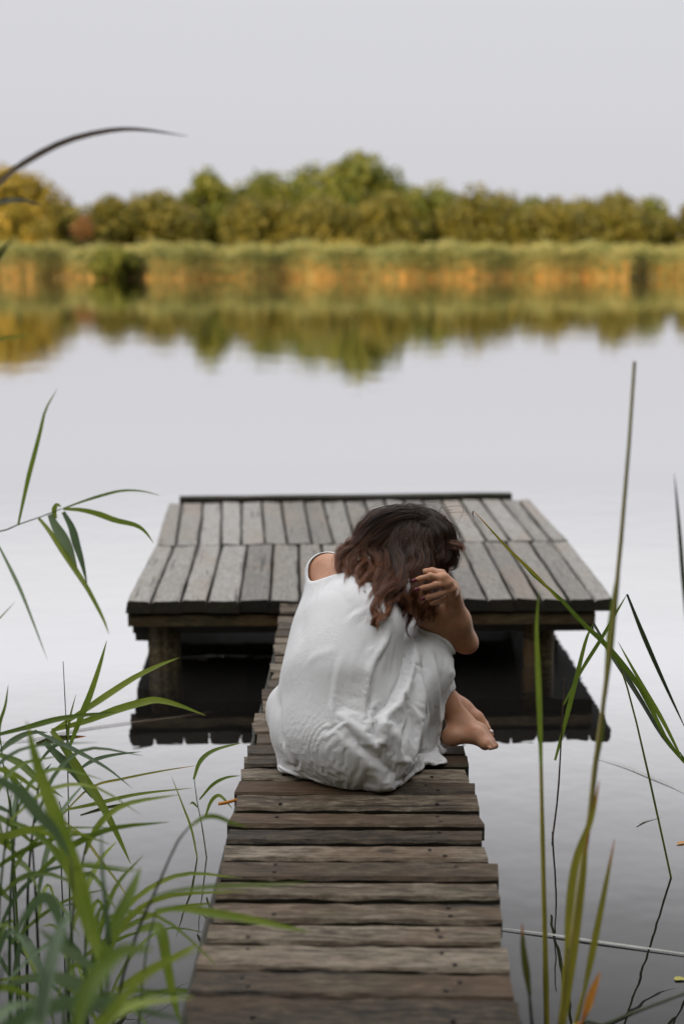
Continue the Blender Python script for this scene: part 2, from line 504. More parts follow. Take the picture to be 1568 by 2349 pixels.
wood_deck = wood_material('platform_timber', (0.088, 0.08, 0.068), (0.19, 0.176, 0.154), (0.315, 0.30, 0.28), moss=(0.13, 0.12, 0.09), moss_amt=0.3, rough=0.58, spec=0.45, bump=0.5, brown=0.45, vary=0.22)
wood_dark = wood_material('damp_shaded_timber', (0.010, 0.009, 0.006), (0.025, 0.022, 0.014), (0.05, 0.045, 0.028), moss=(0.02, 0.03, 0.01), moss_amt=0.6)  # for damp end grain, and for shade painted on board sides and undersides
wood_beam = wood_material('beam_timber', (0.055, 0.04, 0.02), (0.14, 0.105, 0.055), (0.28, 0.22, 0.125), moss=(0.06, 0.05, 0.02), moss_amt=0.5)
wood_post = wood_material('post_timber', (0.022, 0.015, 0.008), (0.085, 0.062, 0.03), (0.25, 0.19, 0.095), moss_amt=0.3, bump=1.0)

def plank(name, a0, a1, b0, b1, ztop, th, mat, parent, seed, nseg=12, rough=0.004, ends=0.006, end_mat=None, sag=0.0, skirt=-0.002):
    """a board: a0/a1 = end corners of one long edge, b0/b1 = of the other (xy); edges worn, ends uneven"""
    rr = random.Random(seed)
    a0, a1, b0, b1 = (np.array([p[0], p[1]], float) for p in (a0, a1, b0, b1))
    m0, m1 = (a0 + b0) / 2, (a1 + b1) / 2
    c = (m0 + m1) / 2
    ax = (m1 - m0) / np.linalg.norm(m1 - m0)
    ang = math.atan2(ax[1], ax[0])
    ay = np.array([-ax[1], ax[0]])
    def loc(p): d = p - c; return np.array([d @ ax, d @ ay])
    A0, A1, B0, B1 = map(loc, (a0, a1, b0, b1))
    if A0[1] > B0[1]: A0, A1, B0, B1 = B0, B1, A0, A1
    verts, faces = [], []
    k1, k2 = [rr.gauss(0, 1) for _ in range(nseg + 1)], [rr.gauss(0, 1) for _ in range(nseg + 1)]
    je = [rr.uniform(-1, 1) * ends for _ in range(4)]
    ch = 0.006 if th > .02 else th * .3
    tilt = rr.gauss(0, .0025)
    for i in range(nseg + 1):
        t = i / nseg
        lo = A0 * (1 - t) + A1 * t
        hi = B0 * (1 - t) + B1 * t
        lo = lo + np.array([0, k1[i] * rough * .5 + .4 * rough * math.sin(t * 7 + seed)])
        hi = hi + np.array([0, k2[i] * rough * .5 + .4 * rough * math.sin(t * 6 + seed * 2)])
        if i == 0: lo = lo + [je[0], 0]; hi = hi + [je[1], 0]
        if i == nseg: lo = lo + [je[2], 0]; hi = hi + [je[3], 0]
        zt = rr.gauss(0, rough * .18) - sag * 4 * t * (1 - t)
        c1, c2 = ch * rr.uniform(.7, 1.6), ch * rr.uniform(.7, 1.6)
        for (p, q) in (((lo[0], lo[1] + c1), zt - tilt), ((lo[0], lo[1]), zt - c1 - tilt), ((lo[0], lo[1] - skirt), zt - th), ((hi[0], hi[1] + skirt), zt - th),
                       ((hi[0], hi[1]), zt - c2 + tilt), ((hi[0], hi[1] - c2), zt + tilt)):
            verts.append((p[0], p[1], q))
        # a seventh vertex down the middle of the top face lets the board cup a little
        verts.append(((lo[0] + hi[0]) / 2, (lo[1] + hi[1]) / 2, zt + rr.gauss(-.001, rough * .2)))
    n = 7
    for i in range(nseg):
        for k in range(n):
            a, b = i * n + k, i * n + (k + 1) % n
            faces.append((a, a + n, b + n, b))
    faces.append(tuple(range(0, n)))
    faces.append(tuple(range(nseg * n + n - 1, nseg * n - 1, -1)))
    o = mesh_obj(name, verts, faces, mat, parent, loc=(c[0], c[1], ztop), rotz=ang)
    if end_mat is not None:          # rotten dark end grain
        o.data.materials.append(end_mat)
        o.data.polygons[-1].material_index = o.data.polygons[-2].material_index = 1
        for k in range(nseg):            # sides and underside darkened: shade of gaps and deck put into the colour
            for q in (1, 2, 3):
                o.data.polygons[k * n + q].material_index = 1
    return o

def beam(name, p0, p1, w, h, mat, parent, seed=0, rough=0.003):
    """a timber with top centre line p0 -> p1"""
    p0, p1 = np.array(p0, float), np.array(p1, float)
    d = (p1 - p0)[:2]; d /= np.linalg.norm(d)
    s = np.array([-d[1], d[0]]) * w / 2
    return plank(name, p0[:2] - s, p1[:2] - s, p0[:2] + s, p1[:2] + s, p0[2], h, mat, parent, seed, 10, rough)

def log_post(name, x, y, ztop, zbot, r, mat, parent, seed, ribs=9, depth=.12):
    rr = random.Random(seed)
    ph = [rr.uniform(0, 6.28) for _ in range(4)]
    v, f = [], []
    N, M = 28, 9
    for j in range(M):
        t = j / (M - 1)
        z = ztop + (zbot - ztop) * t
        rad = r * (1 - .10 * math.sin(t * 3.0) - .10 * t)
        for k in range(N):
            a = 2 * math.pi * k / N
            q = 1 + depth * (.5 * math.sin(ribs * a + ph[0] + .6 * math.sin(t * 5 + k)) + .5 * math.sin((ribs + 4) * a + ph[1] + t * 2)) + .04 * math.sin(2 * a + ph[2])
            v.append((rad * q * math.cos(a), rad * q * math.sin(a), z))
    for j in range(M - 1):
        for k in range(N):
            f.append((j * N + k, (j + 1) * N + k, (j + 1) * N + (k + 1) % N, j * N + (k + 1) % N))
    f.append(tuple(range(N)))
    return mesh_obj(name, v, f, mat, parent, loc=(x, y, 0))

# ------------------------------------------------------------------ square platform at the end
def c3(x, y):      # pixel of the platform crop -> photo pixel
    return ((400 + 1.2436 * x) * .6272, (1780 + 1.2436 * y) * .6272)
platform = empty('swim_platform', tuple(on_z(860, 1260, 0)))
tag(platform, 'square weathered grey plank platform on posts at the end of the walkway', 'jetty')
def lerp2(a, b, t): return (a[0] * (1 - t) + b[0] * t, a[1] * (1 - t) + b[1] * t)
po = Vector(platform.location)
def deck_row(front, back, seed):
    """boards between matching seam pixels at the near and far edge of a row"""
    for i in range(len(front) - 1):
        g = .5 + 0.12 * math.sin(i * 2.3 + seed)
        f0, f1 = on_z(*front[i], DECK), on_z(*front[i + 1], DECK)
        b0, b1 = on_z(*back[i], DECK), on_z(*back[i + 1], DECK)
        d = (f1 - f0).normalized() * .0052
        ws = (random.Random(seed * 50 + i).random() - .5) * .012
        q = [p - po for p in (f0 + d, b0 + d, f1 - d, b1 - d)]
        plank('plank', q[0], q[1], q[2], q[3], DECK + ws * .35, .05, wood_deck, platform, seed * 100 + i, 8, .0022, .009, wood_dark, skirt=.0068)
# seam pixels (platform crop): front edge y ~336, joint y ~168, rear edge y ~45
fx = [48, 122, 210, 288, 382, 472, 560, 640, 722, 800, 880, 958, 1036, 1112, 1190, 1268, 1352, 1426, 1487]
jx = [130, 188, 260, 330, 405, 482, 556, 622, 690, 760, 828, 895, 962, 1030, 1098, 1165, 1236, 1300, 1352]
nf = len(fx)
fy = [337 - 8 * (x - 48) / 1440 for x in fx]
jy = [176 - 16 * (x - 130) / 1220 for x in jx]
deck_row([c3(x, y) for x, y in zip(fx, fy)], [c3(x, y) for x, y in zip(jx, jy)], 1)
jx2 = [133, 195, 262, 328, 388, 458, 523, 595, 660, 725, 788, 852, 915, 980, 1045, 1110, 1180, 1250, 1300, 1349]
bx2 = [172, 213, 275, 330, 388, 447, 505, 572, 627, 690, 750, 808, 865, 920, 976, 1032, 1090, 1150, 1203, 1236]
jy2 = [173 - 16 * (x - 130) / 1220 for x in jx2]
by2 = [49 - 12 * (x - 172) / 1064 for x in bx2]
deck_row([c3(x, y) for x, y in zip(jx2, jy2)], [c3(x, y) for x, y in zip(bx2, by2)], 2)
# frame under the boards
FL, FR = on_z(*c3(46, 338), DECK), on_z(*c3(1487, 330), DECK)
BL, BR = on_z(*c3(172, 49), DECK), on_z(*c3(1236, 37), DECK)
fdir = (FR - FL).normalized(); ddir = ((BL - FL) + (BR - FR)).normalized()
zb = DECK - .055
def pl(p): return (p - po)
def frame_beam(a, b, z, w, h, mat, sd, nm='beam'):
    a, b = pl(a), pl(b)
    beam(nm, (a.x, a.y, z), (b.x, b.y, z), w, h, mat, platform, sd)
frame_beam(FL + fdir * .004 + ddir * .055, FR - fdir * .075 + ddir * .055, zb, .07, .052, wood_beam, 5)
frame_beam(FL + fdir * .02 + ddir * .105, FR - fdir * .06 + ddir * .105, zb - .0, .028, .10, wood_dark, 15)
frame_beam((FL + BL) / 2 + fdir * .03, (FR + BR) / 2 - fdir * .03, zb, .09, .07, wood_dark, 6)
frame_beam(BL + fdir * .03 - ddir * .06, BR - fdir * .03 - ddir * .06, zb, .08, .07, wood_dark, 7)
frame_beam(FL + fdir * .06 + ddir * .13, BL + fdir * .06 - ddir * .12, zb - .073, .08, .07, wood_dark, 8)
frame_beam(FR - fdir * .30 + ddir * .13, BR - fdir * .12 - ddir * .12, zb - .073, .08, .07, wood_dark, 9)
# dark coping board lying along the far edge
e0, e1 = on_z(*c3(206, 46), DECK), on_z(*c3(1184, 35), DECK)
q0, q1 = pl(e0), pl(e1)
beam('edge_board', (q0.x, q0.y + .026, DECK + .028), (q1.x, q1.y + .026, DECK + .028), .045, .075, wood_dark, platform, 77)
# posts standing in the water
pA = on_z(*c3(163, 395), zb); pB = on_z(*c3(1262, 395), zb)
a = pl(at_y(*c3(163, 420), FL.y + .13))
log_post('post', a.x, a.y, zb - .055, -1.0, .068, wood_post, platform, 1)
for k, (xx, r_, mt) in enumerate(((1237, .030, wood_beam), (1281, .036, wood_post))):
    a = pl(at_y(*c3(xx, 420), FL.y + .14 + .05 * k))
    log_post('post', a.x, a.y, zb - .055, -1.0, r_, mt, platform, 3 + k, 5, .06)
a = pl(BL + fdir * .2 - ddir * .2); log_post('post', a.x, a.y, zb - .07, -1.0, .06, wood_dark, platform, 8)
a = pl(BR - fdir * .2 - ddir * .2); log_post('post', a.x, a.y, zb - .07, -1.0, .06, wood_dark, platform, 9)
a = pl((FL + FR) / 2 + ddir * 1.0); log_post('post', a.x, a.y, zb - .07, -1.0, .06, wood_dark, platform, 10)

# ------------------------------------------------------------------ narrow walkway
def c4(x, y): return ((600 + .861 * x) * .6272, (2700 + .861 * y) * .6272)
def cL(x, y): return ((880 + .2639 * x) * .6272, (2180 + .2639 * y) * .6272)
walk = empty('plank_walkway', tuple(on_z(790, 2000, 0)))
tag(walk, 'narrow brown plank walkway leading from the shore to the platform', 'walkway')
wo = Vector(walk.location)
# (left x, left y top, left y bottom, right x, right y top, right y bottom) in the crop of the near boards
NEAR = [
    (345, 65, 117, 1288, 66, 119), (330, 120, 171, 1283, 124, 179), (306, 173, 236, 1316, 182, 236), (297, 239, 300, 1322, 239, 302),
    (280, 305, 371, 1346, 309, 372), (268, 376, 441, 1351, 378, 443), (258, 446, 507, 1362, 449, 513), (240, 513, 592, 1408, 519, 597),
    (222, 596, 680, 1424, 603, 688), (204, 687, 770, 1432, 694, 779), (176, 777, 862, 1426, 787, 879), (150, 868, 972, 1456, 884, 992),
    (121, 978, 1080, 1478, 996, 1110), (90, 1087, 1212, 1498, 1112, 1240), (60, 1220, 1350, 1525, 1246, 1385), (20, 1358, 1500, 1550, 1392, 1540), (-20, 1510, 1670, 1590, 1550, 1720)]
# boards beyond, by their left ends: (left x, y top, y bottom) in the crop of the left edge
FAR = [(548, 92, 118), (548, 122, 208), (522, 238, 332), (510, 340, 434), (484, 440, 525), (474, 546, 636), (462, 650, 752), (462, 776, 888),
       (412, 896, 1000), (432, 1012, 1118), (378, 1130, 1252), (290, 1270, 1402), (303, 1420, 1550), (205, 1574, 1702), (178, 1710, 1848),
       (205, 1856, 2008), (112, 2016, 2170), (48, 2180, 2330)]
def wl(p): return p - wo
jr = random.Random(5)
_nm = NT('rusty_iron')
rust = _nm.done(_nm.principled(Base_Color=(.022, .014, .010, 1), Roughness=.7, Metallic=.3))
NAIL = []
def nail_head(pk, x, y):
    if not NAIL:
        v = [(0, 0, .0022)] + [(.0050 * math.cos(k * .785), .0050 * math.sin(k * .785), .0012) for k in range(8)] + [(.0052 * math.cos(k * .785), .0052 * math.sin(k * .785), -.004) for k in range(8)]
        f = [(0, 1 + k, 1 + (k + 1) % 8) for k in range(8)] + [(1 + k, 9 + k, 9 + (k + 1) % 8, 1 + (k + 1) % 8) for k in range(8)]
        o = mesh_obj('nail', v, f, rust, pk); NAIL.append(o.data)
    else:
        o = bpy.data.objects.new('nail', NAIL[0]); COL.objects.link(o); o.parent = pk
    o.location = (x, y, 0)
cen_far, cen_near = None, None
# right edge of the far part continues the right edge seen beyond the feet
RE0, RE1 = on_z(*c4(1288, 66), DECK), on_z(768, 1384, DECK)
for i, (lx, y0, y1, rx, ry0, ry1) in enumerate(NEAR):
    a0, b0 = on_z(*c4(lx - 3 + (y1 - y0) * .18, y0 + 5), DECK), on_z(*c4(lx - 4, y1 - 6), DECK)
    a1, b1 = on_z(*c4(rx - 5, ry0 + 5), DECK), on_z(*c4(rx + 6, ry1 - 6), DECK)
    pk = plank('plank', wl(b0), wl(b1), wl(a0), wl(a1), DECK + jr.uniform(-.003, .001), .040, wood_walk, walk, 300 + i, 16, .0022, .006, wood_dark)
    half = (a1 - a0).length / 2; wid = (a0 - b0).length / 2
    for sx_ in (-1, 1):                 # two rusty nail heads over each bearer
        for sy_ in (-1, 1):
            if jr.random() < .2: continue
            nail_head(pk, sx_ * (half - jr.uniform(.085, .13)), sy_ * wid * jr.uniform(.3, .6))
for i, (lx, y0, y1) in enumerate(FAR):
    a0, b0 = on_z(*cL(lx + 5, y0), DECK), on_z(*cL(lx - 5, y1), DECK)
    ym0, ym1 = a0.y, b0.y
    t = (ym0 - RE0.y) / (RE1.y - RE0.y)
    xr = RE0.x * (1 - t) + RE1.x * t + jr.uniform(-.015, .02)
    a1, b1 = Vector((xr, ym0 - .004, DECK)), Vector((xr, ym1 - .004, DECK))
    if b0.y > FL.y - .01: continue
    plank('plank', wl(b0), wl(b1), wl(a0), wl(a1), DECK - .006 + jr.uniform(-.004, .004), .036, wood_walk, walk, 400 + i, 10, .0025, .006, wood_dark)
# bearers and posts under the boards
nl, nr = on_z(*c4(190, 900), DECK), on_z(*c4(1360, 900), DECK)
fl_, fr_ = on_z(664, 1384, DECK), on_z(744, 1384, DECK)
for k, (a, b) in enumerate(((nl, fl_), (nr, fr_))):
    d = (a - b).normalized()
    a2, b2 = wl(a + d * .9), wl(b)
    beam('bearer', (a2.x, a2.y, DECK - .044), (b2.x, b2.y, DECK - .044), .06, .09, wood_dark, walk, 60 + k)
    for j, t in enumerate((.12, .5, .86)):
        p = wl(a * (1 - t) + b * t)
        log_post('post', p.x, p.y, DECK - .14, -1.0, .045, wood_dark, walk, 70 + k * 3 + j)

# ------------------------------------------------------------------ seated person: implicit-surface modelling tools
def smin(a, b, k):
    h = np.clip(0.5 + 0.5 * (b - a) / k, 0, 1)
    return b + (a - b) * h - k * h * (1 - h)
def s_cone(P, a, b, ra, rb):
    a, b = np.asarray(a, float), np.asarray(b, float)
    ab = b - a
    t = np.clip((P - a) @ ab / (ab @ ab), 0, 1)
    return np.linalg.norm(P - a - t[:, None] * ab, axis=1) - (ra + (rb - ra) * t)
def s_ell(P, c, rad, ax=None):
    Q = P - np.asarray(c, float)
    if ax is not None:
        Q = Q @ np.asarray(ax, float).T
    rad = np.asarray(rad, float)
    k0 = np.linalg.norm(Q / rad, axis=1)
    k1 = np.linalg.norm(Q / rad ** 2, axis=1) + 1e-9
    return k0 * (k0 - 1) / k1
def s_tri(P, a, b, c, r):
    a, b, c = (np.asarray(x, float) for x in (a, b, c))
    ba, cb, ac = b - a, c - b, a - c
    n = np.cross(ba, ac)
    pa, pb, pc = P - a, P - b, P - c
    ins = (np.sign(pa @ np.cross(ba, n)) + np.sign(pb @ np.cross(cb, n)) + np.sign(pc @ np.cross(ac, n))) < 2.0
    def seg(pv, e):
        t = np.clip(pv @ e / (e @ e), 0, 1)
        q = pv - t[:, None] * e
        return (q * q).sum(1)
    d2 = np.where(ins, np.minimum(np.minimum(seg(pa, ba), seg(pb, cb)), seg(pc, ac)), (pa @ n) ** 2 / (n @ n))
    return np.sqrt(d2) - r
def s_chain(P, pts, rad, k=0.01):
    d = None
    for i in range(len(pts) - 1):
        e_ = s_cone(P, pts[i], pts[i + 1], rad[i], rad[i + 1])
        d = e_ if d is None else smin(d, e_, k)
    return d
def s_local(P, c, r, fn, margin=.03):
    """evaluate fn only near the ball (c, r); elsewhere a safe distance is enough"""
    d = np.linalg.norm(P - c, axis=1) - r
    out = d + margin * .9
    m = d < margin
    if m.any():
        out[m] = np.minimum(fn(P[m]), .2)
    return out
def surface(fn, lo, hi, h):
    """triangulate fn = 0 with surface nets on a sparse grid"""
    lo, hi = np.asarray(lo, float), np.asarray(hi, float)
    B = 6
    nb = np.ceil((hi - lo) / (h * B)).astype(int)
    n = nb * B + 1
    cg = np.stack(np.meshgrid(*[np.arange(m) for m in nb], indexing='ij'), -1).reshape(-1, 3)
    cen = lo + (cg + .5) * (B * h)
    fc = fn(cen)
    keep = np.abs(fc) < B * h * 1.1
    D = np.full(tuple(n), 1.0, np.float32)
    far = fc < 0
    loc = np.stack(np.meshgrid(*[np.arange(B + 1)] * 3, indexing='ij'), -1).reshape(-1, 3)
    for c in cg[(~keep) & far]:
        s = c * B
        D[s[0]:s[0] + B + 1, s[1]:s[1] + B + 1, s[2]:s[2] + B + 1] = -1.0
    act = cg[keep]
    G = (act[:, None, :] * B + loc[None]).reshape(-1, 3)
    G = np.unique(G[:, 0] * (n[1] * n[2]) + G[:, 1] * n[2] + G[:, 2])
    gi = np.stack([G // (n[1] * n[2]), (G // n[2]) % n[1], G % n[2]], -1)
    vals = np.empty(len(gi), np.float32)
    for i in range(0, len(gi), 400000):
        vals[i:i + 400000] = fn(lo + gi[i:i + 400000] * h)
    D[gi[:, 0], gi[:, 1], gi[:, 2]] = vals
    # cells
    S = D < 0
    c = [S[i:n[0] - 1 + i, j:n[1] - 1 + j, k:n[2] - 1 + k] for i in (0, 1) for j in (0, 1) for k in (0, 1)]
    tot = sum(x.astype(np.int8) for x in c)
    cell = (tot > 0) & (tot < 8)
    ci = np.argwhere(cell)
    idm = np.full(cell.shape, -1, np.int64)
    idm[cell] = np.arange(len(ci))
    acc = np.zeros((len(ci), 3)); cnt = np.zeros(len(ci))
    offs = [(i, j, k) for i in (0, 1) for j in (0, 1) for k in (0, 1)]
    for a in range(8):
        for b in range(a + 1, 8):
            oa, ob = np.array(offs[a]), np.array(offs[b])
            if np.abs(oa - ob).sum() != 1: continue
            da = D[tuple((ci + oa).T)]; db = D[tuple((ci + ob).T)]
            m = (da < 0) != (db < 0)
            t = (da[m] / (da[m] - db[m]))[:, None]
            acc[m] += oa * (1 - t) + ob * t
            cnt[m] += 1
    V = lo + (ci + acc / cnt[:, None]) * h
    F = []
    for ax in range(3):
        u, v = (ax + 1) % 3, (ax + 2) % 3
        sl0 = [slice(1, n[0] - 1), slice(1, n[1] - 1), slice(1, n[2] - 1)]
        sl1 = list(sl0)
        sl0[ax] = slice(0, n[ax] - 1); sl1[ax] = slice(1, n[ax])
        A, Bq = S[tuple(sl0)], S[tuple(sl1)]
        for flip in (False, True):
            e_ = np.argwhere((A & ~Bq) if not flip else (~A & Bq))
            o = np.ones(3, int); o[ax] = 0
            e_ = e_ + o
            du = np.zeros(3, int); du[u] = 1
            dv = np.zeros(3, int); dv[v] = 1
            q = [idm[tuple((e_ - du - dv).T)], idm[tuple((e_ - dv).T)], idm[tuple(e_.T)], idm[tuple((e_ - du).T)]]
            if flip: q = q[::-1]
            F.append(np.stack(q, 1))
    F = np.vstack(F)
    F = F[(F >= 0).all(1)]
    surface.grid = (D, lo, h)
    return V, F
def fast_mesh(name, V, F, mat, parent=None, smooth=True):
    me = bpy.data.meshes.new(name)
    k = F.shape[1]
    me.vertices.add(len(V)); me.loops.add(F.size); me.polygons.add(len(F))
    me.vertices.foreach_set('co', np.ascontiguousarray(V, np.float32).ravel())
    me.loops.foreach_set('vertex_index', np.ascontiguousarray(F, np.int32).ravel())
    me.polygons.foreach_set('loop_start', np.arange(0, F.size, k, dtype=np.int32))
    me.polygons.foreach_set('use_smooth', np.full(len(F), smooth))
    me.update(calc_edges=True)
    me.validate()
    me.materials.append(mat)
    o = bpy.data.objects.new(name, me)
    COL.objects.link(o)
    if parent is not None: o.parent = parent
    return o
def scatter(idx, val, n):
    return np.stack([np.bincount(idx, val[:, k], n) for k in range(3)], 1)
def edges_of(F):
    E = np.sort(np.vstack([F[:, [0, 1]], F[:, [1, 2]], F[:, [2, 3]], F[:, [3, 0]]]), 1).astype(np.int64)
    key = np.unique(E[:, 0] * 10_000_000 + E[:, 1])
    return np.stack([key // 10_000_000, key % 10_000_000], 1)
def relax(V, F, it=2, lam=.5):
    E = edges_of(F)
    ii, jj = np.concatenate([E[:, 0], E[:, 1]]), np.concatenate([E[:, 1], E[:, 0]])
    deg = np.bincount(ii, minlength=len(V))[:, None] + 1e-9
    for i in range(it):
        for l in (lam, -lam * 1.04):
            V = V + l * (scatter(ii, V[jj], len(V)) / deg - V)
    return V
def normals(V, F):
    n = np.cross(V[F[:, 2]] - V[F[:, 0]], V[F[:, 3]] - V[F[:, 1]])
    N = scatter(F.T.ravel(), np.tile(n, (4, 1)), len(V))
    return N / (np.linalg.norm(N, axis=1)[:, None] + 1e-12)

# ------------------------------------------------------------------ pose (world metres)
def K(x, y, Y):            # pixel in the close-up crop of the person -> world point at distance Y
    return np.array(at_y(564.5 + .4 * x, 1116.4 + .4 * y, Y))
def Kz(x, y, z):
    return np.array(on_z(564.5 + .4 * x, 1116.4 + .4 * y, z))
def HD(x, y, Y):           # pixel in the crop of the hand
    return np.array(at_y(928.3 + .12 * x, 1285.8 + .12 * y, Y))
def FT(x, y, Y):           # pixel in the crop of the feet
    return np.array(at_y(972.2 + .12 * x, 1568.0 + .12 * y, Y))
FW = np.array([.77, .64, 0.0])            # the way she faces
RT = np.array([.64, -.77, 0.0])           # her right
UPV = np.array([0, 0, 1.0])
AXES = np.array([RT, FW, UPV])
NECK = K(655, 575, 3.82)
SH_L = K(470, 505, 3.915)
SH_R = K(900, 590, 3.785)
PELV = np.array([-.005, 3.625, DECK + .12])
WAIST = np.array([.005, 3.665, .55])
RIB = np.array([.035, 3.75, .655])
HEAD = K(965, 345, 3.93)
ELB_R = K(1246, 880, 3.885)
WRI_R = HD(890, 515, 3.772)
HIP_R = np.array([.075, 3.56, .40]); HIP_L = np.array([-.07, 3.70, .41])
KNEE_R = K(1045, 905, 3.855); KNEE_L = KNEE_R + np.array([-.10, .15, .02])
ANK_R = FT(690, 760, 3.785)
ANK_L = FT(690, 520, 3.905)

def hand_sdf(P):
    """right hand laid on the back of the head: palm, four separate fingers, thumb"""
    Y0 = 3.668
    mcp = [HD(735, 335, Y0), HD(815, 440, Y0 - .004), HD(885, 555, Y0), HD(890, 660, Y0 + .012)]
    pip = [HD(480, 300, Y0 + .004), HD(575, 470, Y0 - .008), HD(655, 650, Y0 - .004), HD(715, 765, Y0 + .010)]
    dip = [HD(300, 345, Y0 + .018), HD(375, 515, Y0 + .006), HD(455, 695, Y0 + .008), HD(600, 800, Y0 + .018)]
    tip = [HD(175, 382, Y0 + .030), HD(230, 552, Y0 + .018), HD(330, 732, Y0 + .020), HD(500, 826, Y0 + .028)]
    d = None
    for i in range(4):
        r = [.0090, .0090, .0086, .0074][i]
        f = s_chain(P, [mcp[i] + (mcp[i] - pip[i]) * .25, mcp[i], pip[i], dip[i], tip[i]], [r * 1.02, r * 1.05, r * .95, r * .82, r * .70], .004)
        kn = np.linalg.norm(P - (pip[i] + np.array([0, -.002, .002])), axis=1) - r * .98
        f = smin(f, kn, .004)
        d = f if d is None else np.minimum(d, f) if i else f
    # knuckles and the back of the hand towards the wrist
    base = [WRI_R + (m - mcp[1]) * .42 for m in mcp]
    palm = None
    for i in range(4):
        s = s_cone(P, base[i], mcp[i], .0150, .0112)
        palm = s if palm is None else smin(palm, s, .012)
        kn = np.linalg.norm(P - (mcp[i] + np.array([.002, -.003, .002])), axis=1) - [.0112, .0116, .0112, .0100][i]
        palm = smin(palm, kn, .006)
    palm = smin(palm, s_tri(P, base[0], mcp[0], mcp[3], .0105), .010)
    d = smin(d, palm, .006)
    # thumb behind the index finger
    th = s_chain(P, [WRI_R + np.array([-.005, -.012, .012]), HD(700, 255, Y0 + .020), HD(520, 205, Y0 + .030), HD(385, 205, Y0 + .042)], [.0165, .0115, .0098, .0078], .006)
    return smin(d, th, .006)
def foot_sdf(P, ank, toe_big, toe_small, heel, sole_z, arch):
    d = s_chain(P, [ank, heel], [.030, .026], .01)
    mid1 = ank * .45 + toe_big * .55
    mid2 = ank * .40 + toe_small * .60
    b1 = mid1 * .35 + toe_big * .65; b2 = mid2 * .35 + toe_small * .65
    d = smin(d, s_chain(P, [ank + np.array([.004, 0, .0]), mid1 + arch, b1], [.029, .0215, .0140], .01), .02)
    d = smin(d, s_chain(P, [ank, mid2 + arch * .6, b2], [.026, .018, .0115], .01), .02)
    d = smin(d, s_tri(P, heel, mid1, mid2, .018), .02)
    ball = toe_big * .72 + mid1 * .28
    d = smin(d, s_tri(P, ball, toe_small * .72 + mid2 * .28, mid1, .0145), .015)
    for k in range(0, 5):
        t = k / 4
        tp = toe_big * (1 - t) + toe_small * t
        rt = (toe_big * .55 + mid1 * .45) * (1 - t) + (toe_small * .55 + mid2 * .45) * t
        dr = (tp - rt) / np.linalg.norm(tp - rt)
        mid_ = rt * .4 + tp * .6 + np.array([0, 0, .004])
        rr_ = .0098 - .0008 * k
        d = smin(d, s_chain(P, [rt, mid_, tp + dr * .006], [.011, rr_ * .80, rr_ * .92], .002), .0022)
    # ankle bones
    d = smin(d, np.linalg.norm(P - (ank + np.array([.008, -.029, -.002])), axis=1) - .0105, .008)
    return d
TOE_R = FT(1325, 1165, 3.755); TOES_R = FT(1230, 1215, 3.685); HEEL_R = FT(520, 1010, 3.745)
TOE_L = FT(1240, 955, 3.84); TOES_L = FT(1185, 830, 3.90); HEEL_L = FT(640, 860, 3.86)
